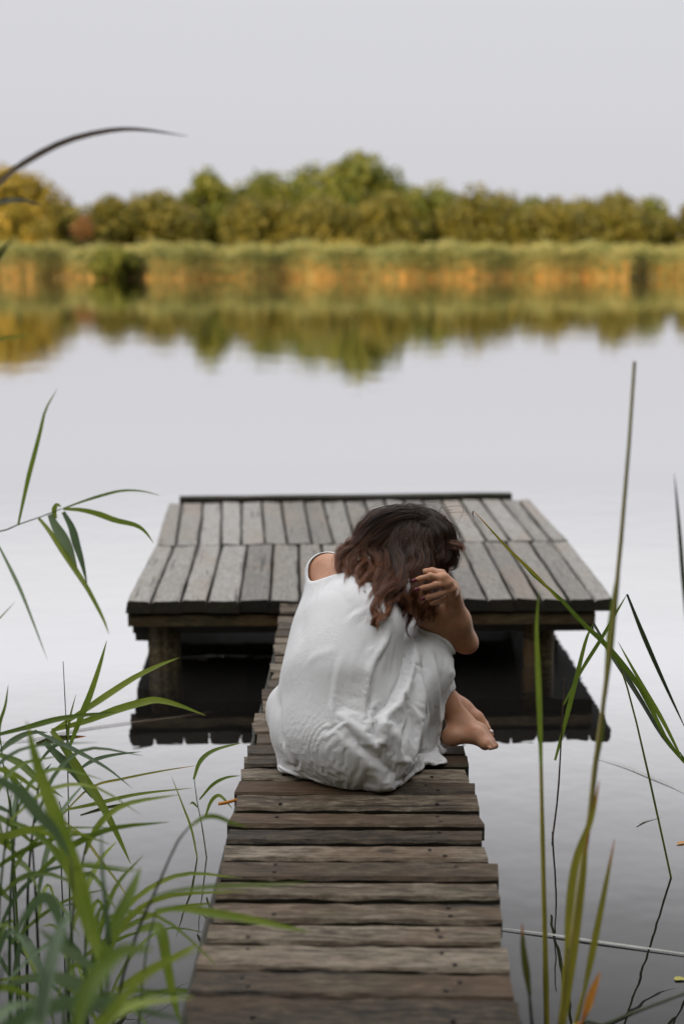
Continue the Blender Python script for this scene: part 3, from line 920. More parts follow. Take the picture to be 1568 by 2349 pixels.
def body_sdf(P):
    # trunk below the dress
    d = s_ell(P, PELV, (.165, .135, .115), AXES)
    d = smin(d, s_ell(P, WAIST, (.130, .105, .14), AXES), .05)
    d = smin(d, s_ell(P, RIB, (.148, .110, .135), AXES), .05)
    # shoulders, neck, head
    d = smin(d, s_chain(P, [SH_L, NECK + np.array([.0, .02, .0]), SH_R], [.046, .060, .048], .03), .04)
    d = smin(d, s_cone(P, SH_L, RIB - RT * .05 - FW * .02, .050, .085), .05)
    d = smin(d, s_chain(P, [NECK, HEAD - FW * .03 + UPV * -.03], [.052, .050], .02), .03)
    def head(P):
      hd = s_ell(P, HEAD, (.074, .098, .088), AXES)
      face = HEAD + FW * .065 - UPV * .06
      hd = smin(hd, s_ell(P, face, (.058, .055, .062), AXES), .03)
      hd = smin(hd, s_cone(P, face + FW * .045 + UPV * .005, face + FW * .062 - UPV * .012, .009, .012), .012)
      for s in (-1, 1):
          hd = smin(hd, s_ell(P, HEAD + RT * .075 * s - UPV * .025 - FW * .005, (.010, .016, .028), AXES), .006)
          hd = np.maximum(hd, -(np.linalg.norm(P - (face + RT * .026 * s + FW * .062 + UPV * .022), axis=1) - .013))
      return hd
    d = smin(d, s_local(P, HEAD, .17, head, .05), .03)
    # right arm
    fore_mid = ELB_R * .62 + WRI_R * .38 + np.array([-.004, -.004, .0])
    arm = s_chain(P, [SH_R, SH_R * .5 + ELB_R * .5 + np.array([0, -.008, -.004]), ELB_R], [.042, .037, .032], .03)
    fore = s_chain(P, [ELB_R, fore_mid, WRI_R], [.031, .0315, .0190], .03)
    arm = smin(arm, fore, .022)
    arm = smin(arm, s_tri(P, SH_R * .25 + ELB_R * .75, ELB_R * .78 + WRI_R * .22, ELB_R, .026), .02)
    arm = smin(arm, np.linalg.norm(P - K(1282, 908, 3.885), axis=1) - .018, .025)
    arm = smin(arm, s_local(P, HD(640, 500, 3.70), .115, hand_sdf), .010)
    d = smin(d, arm, .02)
    # left arm round the knees
    el = KNEE_L + np.array([-.09, .06, -.04])
    d = smin(d, s_chain(P, [SH_L, el, KNEE_L + FW * .06 + UPV * .06], [.046, .035, .026], .02), .02)
    d = smin(d, s_ell(P, KNEE_L + FW * .07 + UPV * .085 + RT * .04, (.05, .03, .016), AXES), .02)
    # legs
    for hip, kn, an in ((HIP_R, KNEE_R, ANK_R), (HIP_L, KNEE_L, ANK_L)):
        calf = kn * .62 + an * .38 - FW * .030
        leg = s_chain(P, [hip, kn], [.092, .058], .02)
        leg = smin(leg, s_chain(P, [kn, calf, an], [.048, .040, .0275], .03), .03)
        d = smin(d, leg, .03)
    d = smin(d, s_local(P, (TOE_R + HEEL_R) / 2, .15, lambda Q: foot_sdf(Q, ANK_R, TOE_R, TOES_R, HEEL_R, DECK, np.array([0, 0, .012])), .05), .02)
    d = smin(d, s_local(P, (TOE_L + HEEL_L) / 2, .15, lambda Q: foot_sdf(Q, ANK_L, TOE_L, TOES_L, HEEL_L, DECK, np.array([0, 0, .012])), .05), .02)
    return d
PV, PF = surface(body_sdf, (-.30, 3.36, .22), (.50, 4.24, 1.02), .0034)
BGRID = surface.grid
PV = relax(PV, PF, 1)

def skin_material():
    m = NT('skin')
    tc = m.n('ShaderNodeTexCoord').outputs['Object']
    n = m.noise(tc, 38, 4, .6)
    n2 = m.noise(tc, 9, 3)
    c = m.ramp(m.math('ADD', m.math('MULTIPLY', n, .5), m.math('MULTIPLY', n2, .5)), [(.35, (.40, .185, .098)), (.65, (.54, .285, .175))])
    spots = m.ramp(m.n('ShaderNodeTexVoronoi', {'Vector': tc, 'Scale': 34.0}).outputs['Distance'], [(.035, 1.0), (.06, 0.0)])
    c = m.mix(m.math('MULTIPLY', spots, .35), c, (.16, .06, .03))
    b = m.n('ShaderNodeBump', {'Strength': .15, 'Distance': .001, 'Height': m.noise(tc, 420, 2)})
    p = m.principled(Base_Color=c, Roughness=.50, Normal=b.outputs[0])
    p.inputs['Subsurface Weight'].default_value = .12
    p.inputs['Subsurface Radius'].default_value = (.012, .005, .003)
    p.inputs['Subsurface Scale'].default_value = .6
    p.inputs['Specular IOR Level'].default_value = .4
    return m.done(p)
skin = skin_material()
person = fast_mesh('person', PV, PF, skin)
tag(person, 'barefoot person in a loose white dress sitting hunched on the walkway, head on knees', 'person')

# ------------------------------------------------------------------ dress
DP = {k: v for k, v in dict(
    p1=K(1095, 900, 3.80), p2=K(1140, 1040, 3.765), p3=K(1080, 1275, 3.735), p4=Kz(1095, 1468, .325), p5=Kz(960, 1575, .325),
    p6=Kz(790, 1650, .34), mid=K(930, 1230, 3.66), hip=HIP_R + RT * .055 + UPV * .05, arm=SH_R * .45 + HIP_R * .55 + RT * .03 + UPV * -.01).items()}
def dress_sdf(P):
    d = s_ell(P, PELV + np.array([-.010, .0, .0]), (.186, .150, .150), AXES)
    d = smin(d, s_ell(P, WAIST + np.array([-.018, 0, 0]), (.160, .126, .16), AXES), .06)
    d = smin(d, s_ell(P, RIB + np.array([-.020, 0, 0]), (.163, .122, .145), AXES), .06)
    d = smin(d, s_chain(P, [SH_L, NECK + np.array([.0, .02, -.004]), NECK * .3 + SH_R * .7], [.051, .064, .050], .03), .05)
    d = smin(d, s_cone(P, SH_L + np.array([-.006, -.004, -.004]), WAIST - RT * .055 + np.array([-.012, 0, 0]), .055, .105), .05)
    # cloth over the thighs and hanging at her side
    d = smin(d, s_cone(P, HIP_R, KNEE_R, .112, .066), .06)
    d = smin(d, s_cone(P, HIP_L, KNEE_L, .112, .066), .06)
    q = DP
    sk = None
    for a, b, c in (('p1', 'p2', 'mid'), ('p2', 'p3', 'mid'), ('p3', 'p4', 'mid'), ('p4', 'p5', 'mid'), ('p5', 'p6', 'mid'), ('p6', 'hip', 'mid'), ('hip', 'p1', 'mid')):
        t = s_tri(P, q[a], q[b], q[c], .017)
        sk = t if sk is None else smin(sk, t, .02)
    sk = smin(sk, s_tri(P, KNEE_R, KNEE_L, KNEE_R * .72 + ANK_R * .28 - FW * .03, .045), .04)
    d = smin(d, sk, .045)
    d = smin(d, s_tri(P, q['arm'], q['hip'], q['p1'], .02), .05)
    # slack cloth: puff at the left hip, skirt end lying on the boards
    d = smin(d, s_ell(P, K(208, 1255, 3.74), (.050, .040, .062), AXES), .035)
    d = smin(d, s_ell(P, Kz(360, 1610, .31), (.075, .04, .03)), .06)
    d = smin(d, s_ell(P, Kz(1035, 1560, .312), (.055, .03, .018)), .025)
    d = smin(d, s_ell(P, Kz(1105, 1480, .325), (.020, .02, .025)), .02)
    return np.maximum(d, (DECK + .0035) - P[:, 2])
DV, DF = surface(dress_sdf, (-.32, 3.36, .28), (.46, 4.2, .92), .0072)
DV = relax(DV, DF, 2)
def split_quads(V, F):
    E_ = np.sort(np.stack([F, np.roll(F, -1, 1)], -1).reshape(-1, 2), 1)
    Eu, inv = np.unique(E_, axis=0, return_inverse=True)
    n = len(V); m = len(Eu)
    em = n + inv.reshape(-1, 4)
    fc = n + m + np.arange(len(F))
    W = np.vstack([V, V[Eu].mean(1), V[F].mean(1)])
    Q = np.concatenate([np.stack([F[:, i], em[:, i], fc, em[:, i - 1]], 1) for i in range(4)])
    return W, Q

from mathutils.bvhtree import BVHTree
bvh = BVHTree.FromPolygons([tuple(v) for v in DV], [tuple(map(int, f)) for f in DF])
def hit(x, y):
    u, v = 564.5 + .4 * x, 1116.4 + .4 * y
    r = bvh.ray_cast(Vector((0, 0, CAM_H)), ray(u, v).normalized())
    return None if r[0] is None else np.array(r[0])
# folds: (points in the crop, width m, height m) - ridges positive, creases negative
FOLDS = [
    ([(860, 840), (790, 920), (748, 985), (728, 1060), (705, 1180), (690, 1320)], .010, -.014),
    ([(830, 840), (760, 930), (715, 1010), (695, 1120), (668, 1260)], .016, .010),
    ([(940, 850), (910, 950), (885, 1080), (825, 1190), (755, 1270), (722, 1350)], .011, -.022),
    ([(975, 870), (945, 980), (915, 1100), (870, 1200), (800, 1300), (775, 1390)], .018, .017),
    ([(545, 1260), (620, 1360), (700, 1420), (775, 1430)], .020, .008),
    ([(560, 1330), (640, 1430), (740, 1520), (830, 1590), (880, 1625)], .020, -.010),
    ([(520, 1340), (600, 1460), (700, 1560), (800, 1625)], .024, .004),
    ([(720, 1310), (735, 1370), (745, 1430)], .010, -.018),
    ([(770, 1310), (785, 1390), (770, 1450)], .014, .012),
    ([(1010, 900), (1015, 1040), (1035, 1180), (1050, 1330)], .011, -.009),
    ([(975, 930), (985, 1060), (1000, 1200), (985, 1400)], .014, .008),
    ([(1075, 890), (1100, 1010), (1120, 1120), (1125, 1230)], .010, -.010),
    ([(1050, 900), (1075, 1040), (1090, 1180), (1085, 1330), (1075, 1430)], .013, .009),
    ([(1140, 960), (1165, 1060), (1160, 1160)], .012, .007),
    ([(905, 1190), (935, 1300), (900, 1420), (860, 1500)], .014, -.010),
    ([(950, 1230), (975, 1340), (960, 1450), (935, 1530)], .014, .009),
    ([(1030, 1250), (1000, 1380), (985, 1500)], .011, -.009),
    ([(830, 1350), (870, 1430), (880, 1510)], .014, .009),
    ([(980, 1560), (985, 1500), (1020, 1490), (1080, 1480), (1140, 1455)], .007, -.006),
    ([(830, 1520), (900, 1535), (970, 1535)], .006, .004),
    ([(215, 1420), (250, 1520), (300, 1590)], .012, .008),
    ([(235, 1560), (285, 1570), (300, 1540)], .009, -.007),
    ([(240, 1625), (340, 1665), (470, 1705), (560, 1715)], .010, -.008),
    ([(190, 1170), (185, 1280), (195, 1390), (240, 1480)], .014, -.010),
    ([(545, 930), (520, 1080), (500, 1200), (495, 1300)], .007, .0035),
    ([(350, 970), (420, 930), (520, 905)], .010, .003),
    ([(590, 730), (660, 690), (720, 665)], .010, .004),
    ([(680, 915), (740, 900), (800, 860)], .008, .006),
    ([(300, 700), (330, 780), (300, 870)], .018, -.004),
    ([(700, 1590), (800, 1620), (900, 1640), (950, 1600)], .010, -.005),
]
DN = normals(DV, DF)
disp = np.zeros(len(DV))
LINES = [([hit(x, y) for x, y in pts], max(w, .009), a) for pts, w, a in FOLDS]
for H3, w, a in LINES:
    H3 = [h for h in H3 if h is not None]
    if len(H3) < 2: continue
    L3 = catmull(H3, 26)
    c = L3.mean(0); rad = np.linalg.norm(L3 - c, axis=1).max() + 3 * w
    idx = np.where(np.linalg.norm(DV - c, axis=1) < rad)[0]
    best = np.full(len(idx), 9.0); tt = np.zeros(len(idx))
    for k in range(25):
        ab = L3[k + 1] - L3[k]
        t = np.clip((DV[idx] - L3[k]) @ ab / (ab @ ab + 1e-12), 0, 1)
        dd = np.linalg.norm(DV[idx] - L3[k] - t[:, None] * ab, axis=1)
        m = dd < best
        best[m] = dd[m]; tt[m] = (k + t[m]) / 25
    env = np.clip(np.minimum(tt, 1 - tt) * 5 + .15, 0, 1)
    disp[idx] += a * env * (np.exp(-(best / w) ** 2) if a > 0 else np.exp(-(best / (w * .8)) ** 1.4))
# lighter random slackness in the linen, stretched along the drape
def vnoise(P, seed):
    r_ = np.random.default_rng(seed)
    T = r_.uniform(-1, 1, (64, 64, 64))
    i = np.floor(P).astype(int); f = P - i; f = f * f * (3 - 2 * f)
    o = 0
    for a in (0, 1):
        for b in (0, 1):
            for c in (0, 1):
                wgt = (f[:, 0] if a else 1 - f[:, 0]) * (f[:, 1] if b else 1 - f[:, 1]) * (f[:, 2] if c else 1 - f[:, 2])
                o = o + wgt * T[(i[:, 0] + a) % 64, (i[:, 1] + b) % 64, (i[:, 2] + c) % 64]
    return o
side = np.clip(((DV - PELV) @ RT - .06) / .08, 0, 1)            # looser at her right side
disp += vnoise(DV * 13, 8) * .002
low = np.clip((DV[:, 2] - DECK) / .02, 0, 1)
DV = DV + DN * (disp * low)[:, None]
DV[:, 2] = np.maximum(DV[:, 2], DECK + .003)
def on_dress(x, y, dflt):
    p = hit(x, y)
    return p if p is not None else K(x, y, dflt)
CUT = [on_dress(476, 446, 3.88), on_dress(560, 436, 3.84), on_dress(640, 415, 3.82), on_dress(720, 390, 3.80), K(860, 440, 3.86)]
CR = [.069, .062, .055, .054, .05]
def cut_sdf(P): return s_chain(P, CUT, CR, .02)
def drape(V, F, steps=80):
    """let the cloth settle: it keeps its lengths, falls, and rests on the body and the boards"""
    n = len(V)
    E = edges_of(F)
    Dg = np.vstack([F[:, [0, 2]], F[:, [1, 3]]])
    C = np.vstack([E, Dg])
    L = np.linalg.norm(V[C[:, 1]] - V[C[:, 0]], axis=1)
    dz = np.abs(V[C[:, 1], 2] - V[C[:, 0], 2]) / L
    sd_ = side[C].mean(1)
    L = L * (1 + (.008 + .075 * sd_) * (1 - dz) + (.0 + .04 * sd_) * dz)          # slack in the linen
    ks = np.concatenate([np.ones(len(E)), np.full(len(Dg), .35)])
    ii, jj = np.concatenate([C[:, 0], C[:, 1]]), np.concatenate([C[:, 1], C[:, 0]])
    ei, ej = np.concatenate([E[:, 0], E[:, 1]]), np.concatenate([E[:, 1], E[:, 0]])
    wsum = np.bincount(ii, np.concatenate([ks, ks]), n)[:, None]
    deg = np.bincount(ei, minlength=n)[:, None]
    pin = (cut_sdf(V) < .012) | (V[:, 2] < DECK + .010)
    mob = np.where(pin, 0.0, 1.0)[:, None]
    D, lo, h = BGRID
    sh = np.array(D.shape) - 2
    def body(P):
        q = np.clip((P - lo) / h, 1, sh - 1e-3)
        i = q.astype(int); f = q - i
        o = np.zeros(len(P))
        for a in (0, 1):
            for b in (0, 1):
                for e in (0, 1):
                    o += np.abs(1 - a - f[:, 0]) * np.abs(1 - b - f[:, 1]) * np.abs(1 - e - f[:, 2]) * D[i[:, 0] + a, i[:, 1] + b, i[:, 2] + e]
        return o
    X = V.copy(); Xp = V.copy()
    for s in range(steps):
        vel = (X - Xp) * .94
        Xp = X
        X = X + (vel + np.array([0, 0, -.000015])) * mob
        for _ in range(5):
            d = X[C[:, 1]] - X[C[:, 0]]
            l = np.linalg.norm(d, axis=1)
            cor = ((l - L) / (l + 1e-9) * .5 * ks)[:, None] * d
            X = X + scatter(ii, np.vstack([cor, -cor]), n) / wsum * 1.7 * mob
        lap = scatter(ei, X[ej], n) / deg - X
        X = X + lap * .012 * mob
        if s % 2 == 0:
            b = body(X)
            m = b < .0045
            if m.any():
                Pm = X[m]; e = .003
                g = np.stack([body(Pm + np.eye(3)[k] * e) - body(Pm - np.eye(3)[k] * e) for k in range(3)], 1)
                g /= np.linalg.norm(g, axis=1)[:, None] + 1e-9
                X[m] += g * np.clip(.0045 - b[m], 0, .01)[:, None] * mob[m]
                Xp[m] = X[m]
        X[:, 2] = np.maximum(X[:, 2], DECK + .003)
    return X
DV = drape(DV, DF)
DV, DF = split_quads(DV, DF)
DV = relax(DV, DF, 2)
DN = normals(DV, DF)
DV[:, 2] = np.maximum(DV[:, 2], DECK + .003)
# neck opening: cut the cloth along a rounded edge across the shoulders
cd = cut_sdf(DV)
keep = cd > -.0005
fk = keep[DF].all(1)
DF2 = DF[fk]
# pull the ragged border onto the smooth cutting curve
E = np.sort(np.vstack([DF2[:, [0, 1]], DF2[:, [1, 2]], DF2[:, [2, 3]], DF2[:, [3, 0]]]), 1)
Eu, cnt_ = np.unique(E, axis=0, return_counts=True)
bv = np.unique(Eu[cnt_ == 1])
for _ in range(3):
    e_ = 1e-4
    g = np.stack([(cut_sdf(DV[bv] + np.eye(3)[k] * e_) - cut_sdf(DV[bv] - np.eye(3)[k] * e_)) / (2 * e_) for k in range(3)], 1)
    g /= np.linalg.norm(g, axis=1)[:, None] + 1e-9
    nb_ = DN[bv]
    g = g - (g * nb_).sum(1)[:, None] * nb_
    g /= np.linalg.norm(g, axis=1)[:, None] + 1e-9
    near = np.abs(cd[bv]) < .02
    DV[bv[near]] -= (g * cut_sdf(DV[bv])[:, None])[near]
used = np.unique(DF2)
remap = np.full(len(DV), -1); remap[used] = np.arange(len(used))
DVf, DFf = DV[used], remap[DF2]
def linen_material():
    m = NT('white_linen')
    tc = m.n('ShaderNodeTexCoord').outputs['Object']
    w = m.noise(tc, 6, 3)
    pv = m.n('ShaderNodeVectorMath', {0: tc, 1: m.n('ShaderNodeVectorMath', {0: m.n('ShaderNodeTexNoise', {'Vector': tc, 'Scale': 7.0, 'Detail': 3.0}).outputs['Color'], 'Scale': .14}, operation='SCALE').outputs[0]}, operation='ADD').outputs[0]
    # crease lines of worn linen
    v1 = m.n('ShaderNodeTexVoronoi', {'Vector': m.mapping(pv, (17, 17, 9)), 'Scale': 1.0}, feature='DISTANCE_TO_EDGE').outputs['Distance']
    cr1 = m.ramp(v1, [(0.0, 1.0), (0.09, 0.0)])
    msk = m.ramp(m.noise(tc, 5.0, 2), [(.46, 0.0), (.62, 1.0)])
    cr1 = m.math('MULTIPLY', cr1, msk)
    n2 = m.noise(m.mapping(pv, (60, 60, 22)), 1.0, 4, .6)
    weave = m.noise(m.mapping(tc, (420, 420, 420)), 1.0, 2)
    rg1 = m.math('ABSOLUTE', m.math('SUBTRACT', m.noise(m.mapping(pv, (42, 42, 26)), 1.0, 3, .6), .5))
    rg1 = m.math('MULTIPLY', m.ramp(rg1, [(0.0, 1.0), (0.07, 0.0)]), m.ramp(m.noise(tc, 9.0, 2), [(.42, 0.0), (.60, 1.0)]))
    h = m.math('ADD', m.math('ADD', m.math('MULTIPLY', rg1, .22), m.math('MULTIPLY', n2, .6)), m.math('MULTIPLY', weave, .08))
    b = m.n('ShaderNodeBump', {'Strength': .5, 'Distance': .004, 'Height': h})
    c = m.ramp(w, [(.3, (.77, .765, .77)), (.7, (.82, .815, .82))])
    p = m.principled(Base_Color=c, Roughness=.85, Normal=b.outputs[0])
    p.inputs['Specular IOR Level'].default_value = .15
    p.inputs['Sheen Weight'].default_value = .15
    tr = m.n('ShaderNodeBsdfTranslucent', {'Color': (.85, .83, .82, 1)})
    return m.done(m.n('ShaderNodeMixShader', {0: .10, 1: p, 2: tr}))
dress = fast_mesh('dress', DVf, DFf, linen_material(), person)
md = dress.modifiers.new('hem', 'SOLIDIFY'); md.thickness = .0018; md.offset = 1.0
dress['label'] = 'loose crumpled white linen dress'

# ------------------------------------------------------------------ hair
CAPR = np.array([.090, .114, .104])
def cap_sdf(P): return s_ell(P, HEAD + np.array([0, 0, .004]), CAPR, AXES)
# the close under-layer of hair on the scalp
def under_sdf(P):
    d = cap_sdf(P)
    return np.maximum(d, -((P - (HEAD + FW * .075 - UPV * .075)) @ (-FW * .8 + UPV * .6)))
CV_, CF_ = surface(under_sdf, HEAD - .14, HEAD + .14, .006)
_hs = s_local(PV, HD(640, 500, 3.70), .115, hand_sdf)
_ok = (_hs > .006)[PF].all(1)      # hair lies under the hand, not over it
HV = np.vstack([PV, DVf, CV_]); HF = np.vstack([PF[_ok], DFf + len(PV), CF_ + len(PV) + len(DVf)])
bvh2 = BVHTree.FromPolygons([tuple(v) for v in HV], [tuple(map(int, f)) for f in HF])
def lock_points(pts, off):
    """guide pixels -> 3-D points lying on the head, back or dress, lifted by off"""
    raw = []
    for (x, y) in pts:
        u, v = 564.5 + .4 * x, 1116.4 + .4 * y
        r = bvh2.ray_cast(Vector((0, 0, CAM_H)), ray(u, v).normalized())
        raw.append(r[0].y if r[0] is not None and r[0].y < 4.06 else None)
    ok = [i for i, q in enumerate(raw) if q is not None]
    ys = np.interp(range(len(pts)), ok, [raw[i] for i in ok]) if ok else np.full(len(pts), 3.86)
    # a hanging lock does not jump between surfaces: smooth the depth
    for _ in range(2):
        ys[1:-1] = (ys[:-2] + 2 * ys[1:-1] + ys[2:]) / 4
    return np.array([K(x, y, Y - off) for (x, y), Y in zip(pts, ys)])
LOCKS = [   # (pixels, strands, spread, curl, lift)
    ([(1095, 175), (1050, 125), (990, 108), (880, 128), (760, 185), (668, 255), (632, 318), (580, 362), (530, 405), (520, 470), (535, 540), (560, 570)], 230, .012, .006, .012),
    ([(1100, 200), (1050, 140), (985, 112), (850, 150), (725, 225), (650, 295), (600, 350), (565, 430), (580, 520), (620, 590), (715, 620)], 260, .011, .006, .014),
    ([(1090, 215), (1040, 150), (970, 120), (845, 175), (745, 250), (690, 325), (700, 385), (720, 440), (680, 505), (660, 560), (690, 600)], 240, .012, .007, .015),
    ([(1080, 225), (1030, 160), (960, 128), (850, 200), (770, 290), (730, 370), (745, 440), (700, 520), (650, 560), (625, 600), (640, 610)], 200, .010, .007, .018),
    ([(1060, 215), (1015, 155), (950, 132), (835, 215), (765, 310), (765, 400), (800, 470), (765, 545), (732, 625), (740, 720), (775, 825)], 260, .011, .007, .018),
    ([(960, 138), (870, 240), (812, 340), (830, 430), (868, 520), (830, 610), (780, 690), (762, 755), (795, 820)], 260, .012, .008, .020),
    ([(980, 128), (900, 230), (868, 340), (898, 430), (912, 530), (872, 620), (850, 680), (885, 730)], 260, .013, .008, .020),
    ([(1000, 120), (950, 230), (930, 330), (958, 420), (940, 520), (928, 620), (905, 690), (930, 745)], 260, .013, .008, .020),
    ([(1020, 118), (990, 240), (970, 350), (990, 450), (970, 560), (962, 660), (1000, 745), (1000, 850)], 240, .012, .007, .018),
    ([(1025, 128), (1010, 250), (1000, 370), (1018, 470), (990, 580), (950, 700), (938, 790), (985, 858)], 220, .011, .007, .016),
    ([(1030, 118), (1050, 220), (1040, 330), (1058, 420), (1030, 520), (1010, 620), (1040, 700), (1015, 800)], 240, .013, .007, .014),
    ([(1045, 113), (1090, 190), (1110, 290), (1098, 380), (1065, 450), (1025, 520)], 240, .014, .007, .014),
    ([(1060, 118), (1120, 195), (1150, 300), (1155, 390), (1135, 460), (1090, 510)], 240, .013, .007, .014),
    ([(1055, 120), (1100, 225), (1128, 330), (1145, 420), (1160, 465), (1140, 500)], 220, .013, .007, .013),
    ([(1070, 128), (1135, 210), (1170, 310), (1175, 400), (1165, 460), (1150, 490)], 180, .010, .005, .008),
    ([(1040, 190), (980, 140), (900, 142), (800, 200), (720, 290), (660, 340), (620, 400), (600, 470), (620, 530), (600, 590)], 200, .011, .008, .020),
    ([(920, 150), (880, 280), (860, 380), (880, 480), (850, 570), (810, 640), (800, 720), (820, 780)], 240, .014, .009, .022),
    ([(640, 300), (575, 345), (530, 375), (512, 430), (512, 500), (530, 545)], 110, .007, .006, .016),
    ([(660, 290), (600, 335), (545, 360), (525, 380), (540, 430)], 110, .010, .008, .018),
    ([(900, 520), (880, 600), (900, 660), (880, 720), (905, 760)], 120, .008, .007, .022),
    ([(1060, 380), (1050, 470), (1030, 560), (1035, 640), (1010, 700), (1000, 760), (1010, 800)], 200, .014, .006, .014),
    ([(1110, 400), (1100, 470), (1085, 540), (1080, 610), (1060, 680), (1050, 720), (1040, 760)], 180, .014, .006, .014),
    ([(1000, 480), (1010, 580), (1030, 660), (1060, 700), (1050, 730)], 110, .008, .006, .012),
    ([(1180, 270), (1200, 310), (1232, 345), (1228, 362), (1205, 352)], 40, .004, .003, .004),
    ([(760, 560), (735, 640), (728, 720), (745, 790), (780, 830)], 110, .006, .005, .018),
]
def build_hair():
    r_ = np.random.default_rng(5)
    NP = 22
    allP, allT, allR, rad0 = [], [], [], []
    for gi, (pts, cnt, spread, curl, lift) in enumerate(LOCKS):
        cnt = int(cnt * 1.45)
        pts = [(x + 36 * min(1, max(0, (700 - x) / 120)) * (y > 325), y) for x, y in pts]
        tr_ = (0, 1) if len(pts) > 6 else ((.05, .5) if pts[0][1] < 200 else (.55, 1))
        C = catmull(lock_points(pts, lift), NP)
        t = np.linspace(0, 1, NP)
        tan = np.gradient(C, axis=0); tan /= np.linalg.norm(tan, axis=1)[:, None] + 1e-9
        vd = C - np.array([0, 0, CAM_H]); vd /= np.linalg.norm(vd, axis=1)[:, None]
        sx = np.cross(tan, vd); sx /= np.linalg.norm(sx, axis=1)[:, None] + 1e-9
        sy = np.cross(sx, tan)
        # strands gather into a few sub-locks that twist round each other
        nsub = max(3, cnt // 50)
        sub = r_.integers(0, nsub, cnt)
        sa, sr = r_.uniform(0, 6.283, nsub), np.sqrt(r_.uniform(0.1, 1.5, nsub))
        sph, sfr = r_.uniform(0, 6.283, nsub), r_.uniform(1.1, 2.1, nsub)
        slen = r_.uniform(.74, 1.0, nsub)
        prof_root = np.interp(t, [0, .25, .6, 1], [2.4, 2.0, 1.3, .9])
        for k in range(cnt):
            j = sub[k]
            a = sa[j] + t * 1.4
            off = (sx * (np.cos(a) * sr[j])[:, None] + sy * (np.sin(a) * sr[j] * .7)[:, None]) * (spread * prof_root)[:, None]
            w = curl * 1.6 * np.interp(t, [0, .3, .6, 1], [0, .45, 1, 1.15])
            wv = 2 * math.pi * sfr[j] * t * 1.6 + sph[j]
            off += (sx * np.sin(wv)[:, None] + sy * np.cos(wv)[:, None] * .7) * w[:, None]
            b = r_.normal(0, 1, 2); ff = r_.normal(0, 1)
            loose = (.0028 if r_.random() > .05 else .008) * np.interp(t, [0, .35, .7, 1], [3.2, 2.3, 1.3, .45])
            off += (sx * (b[0] * loose)[:, None] + sy * (b[1] * loose * .8)[:, None])
            off += sx * (np.sin(t * 9 + ff * 3) * .0012)[:, None]
            P = C + off
            L = slen[j] * r_.uniform(.86, 1.0)
            s_ = np.linspace(0, L, NP)
            P = np.stack([np.interp(s_, t, P[:, q]) for q in range(3)], 1)
            allP.append(P); allT.append(tr_[0] + s_ * (tr_[1] - tr_[0])); allR.append(r_.random())
    # hair combed from the crown over the whole scalp, the far side included
    for k in range(2600):
        az = r_.uniform(0, 2 * math.pi)
        e0, e1 = math.radians(r_.uniform(62, 88)), math.radians(r_.uniform(-38, 5))
        el_ = np.linspace(e0, e1, NP)
        aa = az + .10 * np.sin(np.linspace(0, r_.uniform(2, 5), NP) + r_.uniform(0, 6)) + r_.normal(0, .05)
        lift_ = r_.uniform(.003, .009) + np.linspace(0, r_.uniform(0, .012), NP)
        dirs = np.cos(el_)[:, None] * (np.cos(aa)[:, None] * RT + np.sin(aa)[:, None] * FW) + np.sin(el_)[:, None] * (UPV * .95 + FW * .2)
        dirs /= np.linalg.norm(dirs, axis=1)[:, None]
        loc_ = dirs @ AXES.T
        rr_ = 1 / np.linalg.norm(loc_ / CAPR, axis=1)
        allP.append(HEAD + np.array([0, 0, .004]) + dirs * (rr_ + lift_)[:, None]); allT.append(np.linspace(0, .5, NP)); allR.append(r_.random())
    # loose flyaway hairs
    for k in range(16):
        a = r_.uniform(0, math.pi); 
        x0, y0 = r_.uniform(800, 1180), 0
        yy = 108 + (abs(x0 - 1010) / 190) ** 2 * 70
        q = [(x0, yy + 30), (x0 + r_.normal(0, 30), yy - 2), (x0 + r_.normal(0, 90), yy + r_.normal(-8, 10)), (x0 + r_.normal(0, 150), yy + r_.normal(50, 40))]
        P = catmull([K(px, py, 3.90 + .02 * r_.normal()) for px, py in q], NP)
        allP.append(P); allT.append(np.linspace(.1, .7, NP)); allR.append(r_.random())
    P = np.array(allP); T = np.array(allT); Rn = np.array(allR)
    n = len(P)
    # keep strands outside the skull, tapering that off below it
    flat = P.reshape(-1, 3)
    for _ in range(2):
        sd_ = cap_sdf(flat)
        dirn = flat - HEAD; dirn /= np.linalg.norm(dirn, axis=1)[:, None]
        flat = flat + dirn * np.clip(.002 - sd_, 0, .05)[:, None]
    tw = np.tile(np.interp(np.linspace(0, 1, P.shape[1]), [0, .22, .48], [1, 1, 0]), n)
    isl = np.repeat(np.arange(n) < n - 16, P.shape[1])
    sd_ = cap_sdf(flat)
    lay = (.004 + .010 * np.repeat(Rn, P.shape[1])) * np.tile(np.interp(np.linspace(0, 1, P.shape[1]), [0, .18], [.1, 1]), n)
    dirn = flat - HEAD; dirn /= np.linalg.norm(dirn, axis=1)[:, None]
    flat = flat - dirn * (np.clip(sd_ - lay, 0, .06) * tw * isl)[:, None]
    P = flat.reshape(n, -1, 3)
    tan = np.gradient(P, axis=1); tan /= np.linalg.norm(tan, axis=2)[..., None] + 1e-9
    ref = np.array([.31, -.77, .55])
    s1 = np.cross(tan, ref); s1 /= np.linalg.norm(s1, axis=2)[..., None] + 1e-9
    s2 = np.cross(tan, s1)
    tt = np.linspace(0, 1, P.shape[1])
    rad = .00048 * np.interp(tt, [0, .75, 1], [1, .85, .25])
    ring = [P + (s1 * math.cos(a) + s2 * math.sin(a)) * rad[None, :, None] for a in (0, 2.094, 4.189)]
    V = np.stack(ring, 2)                       # n, NP, 3, xyz
    NPn = P.shape[1]
    base = (np.arange(n) * NPn * 3)[:, None, None] + (np.arange(NPn - 1) * 3)[None, :, None]
    k = np.arange(3)[None, None, :]
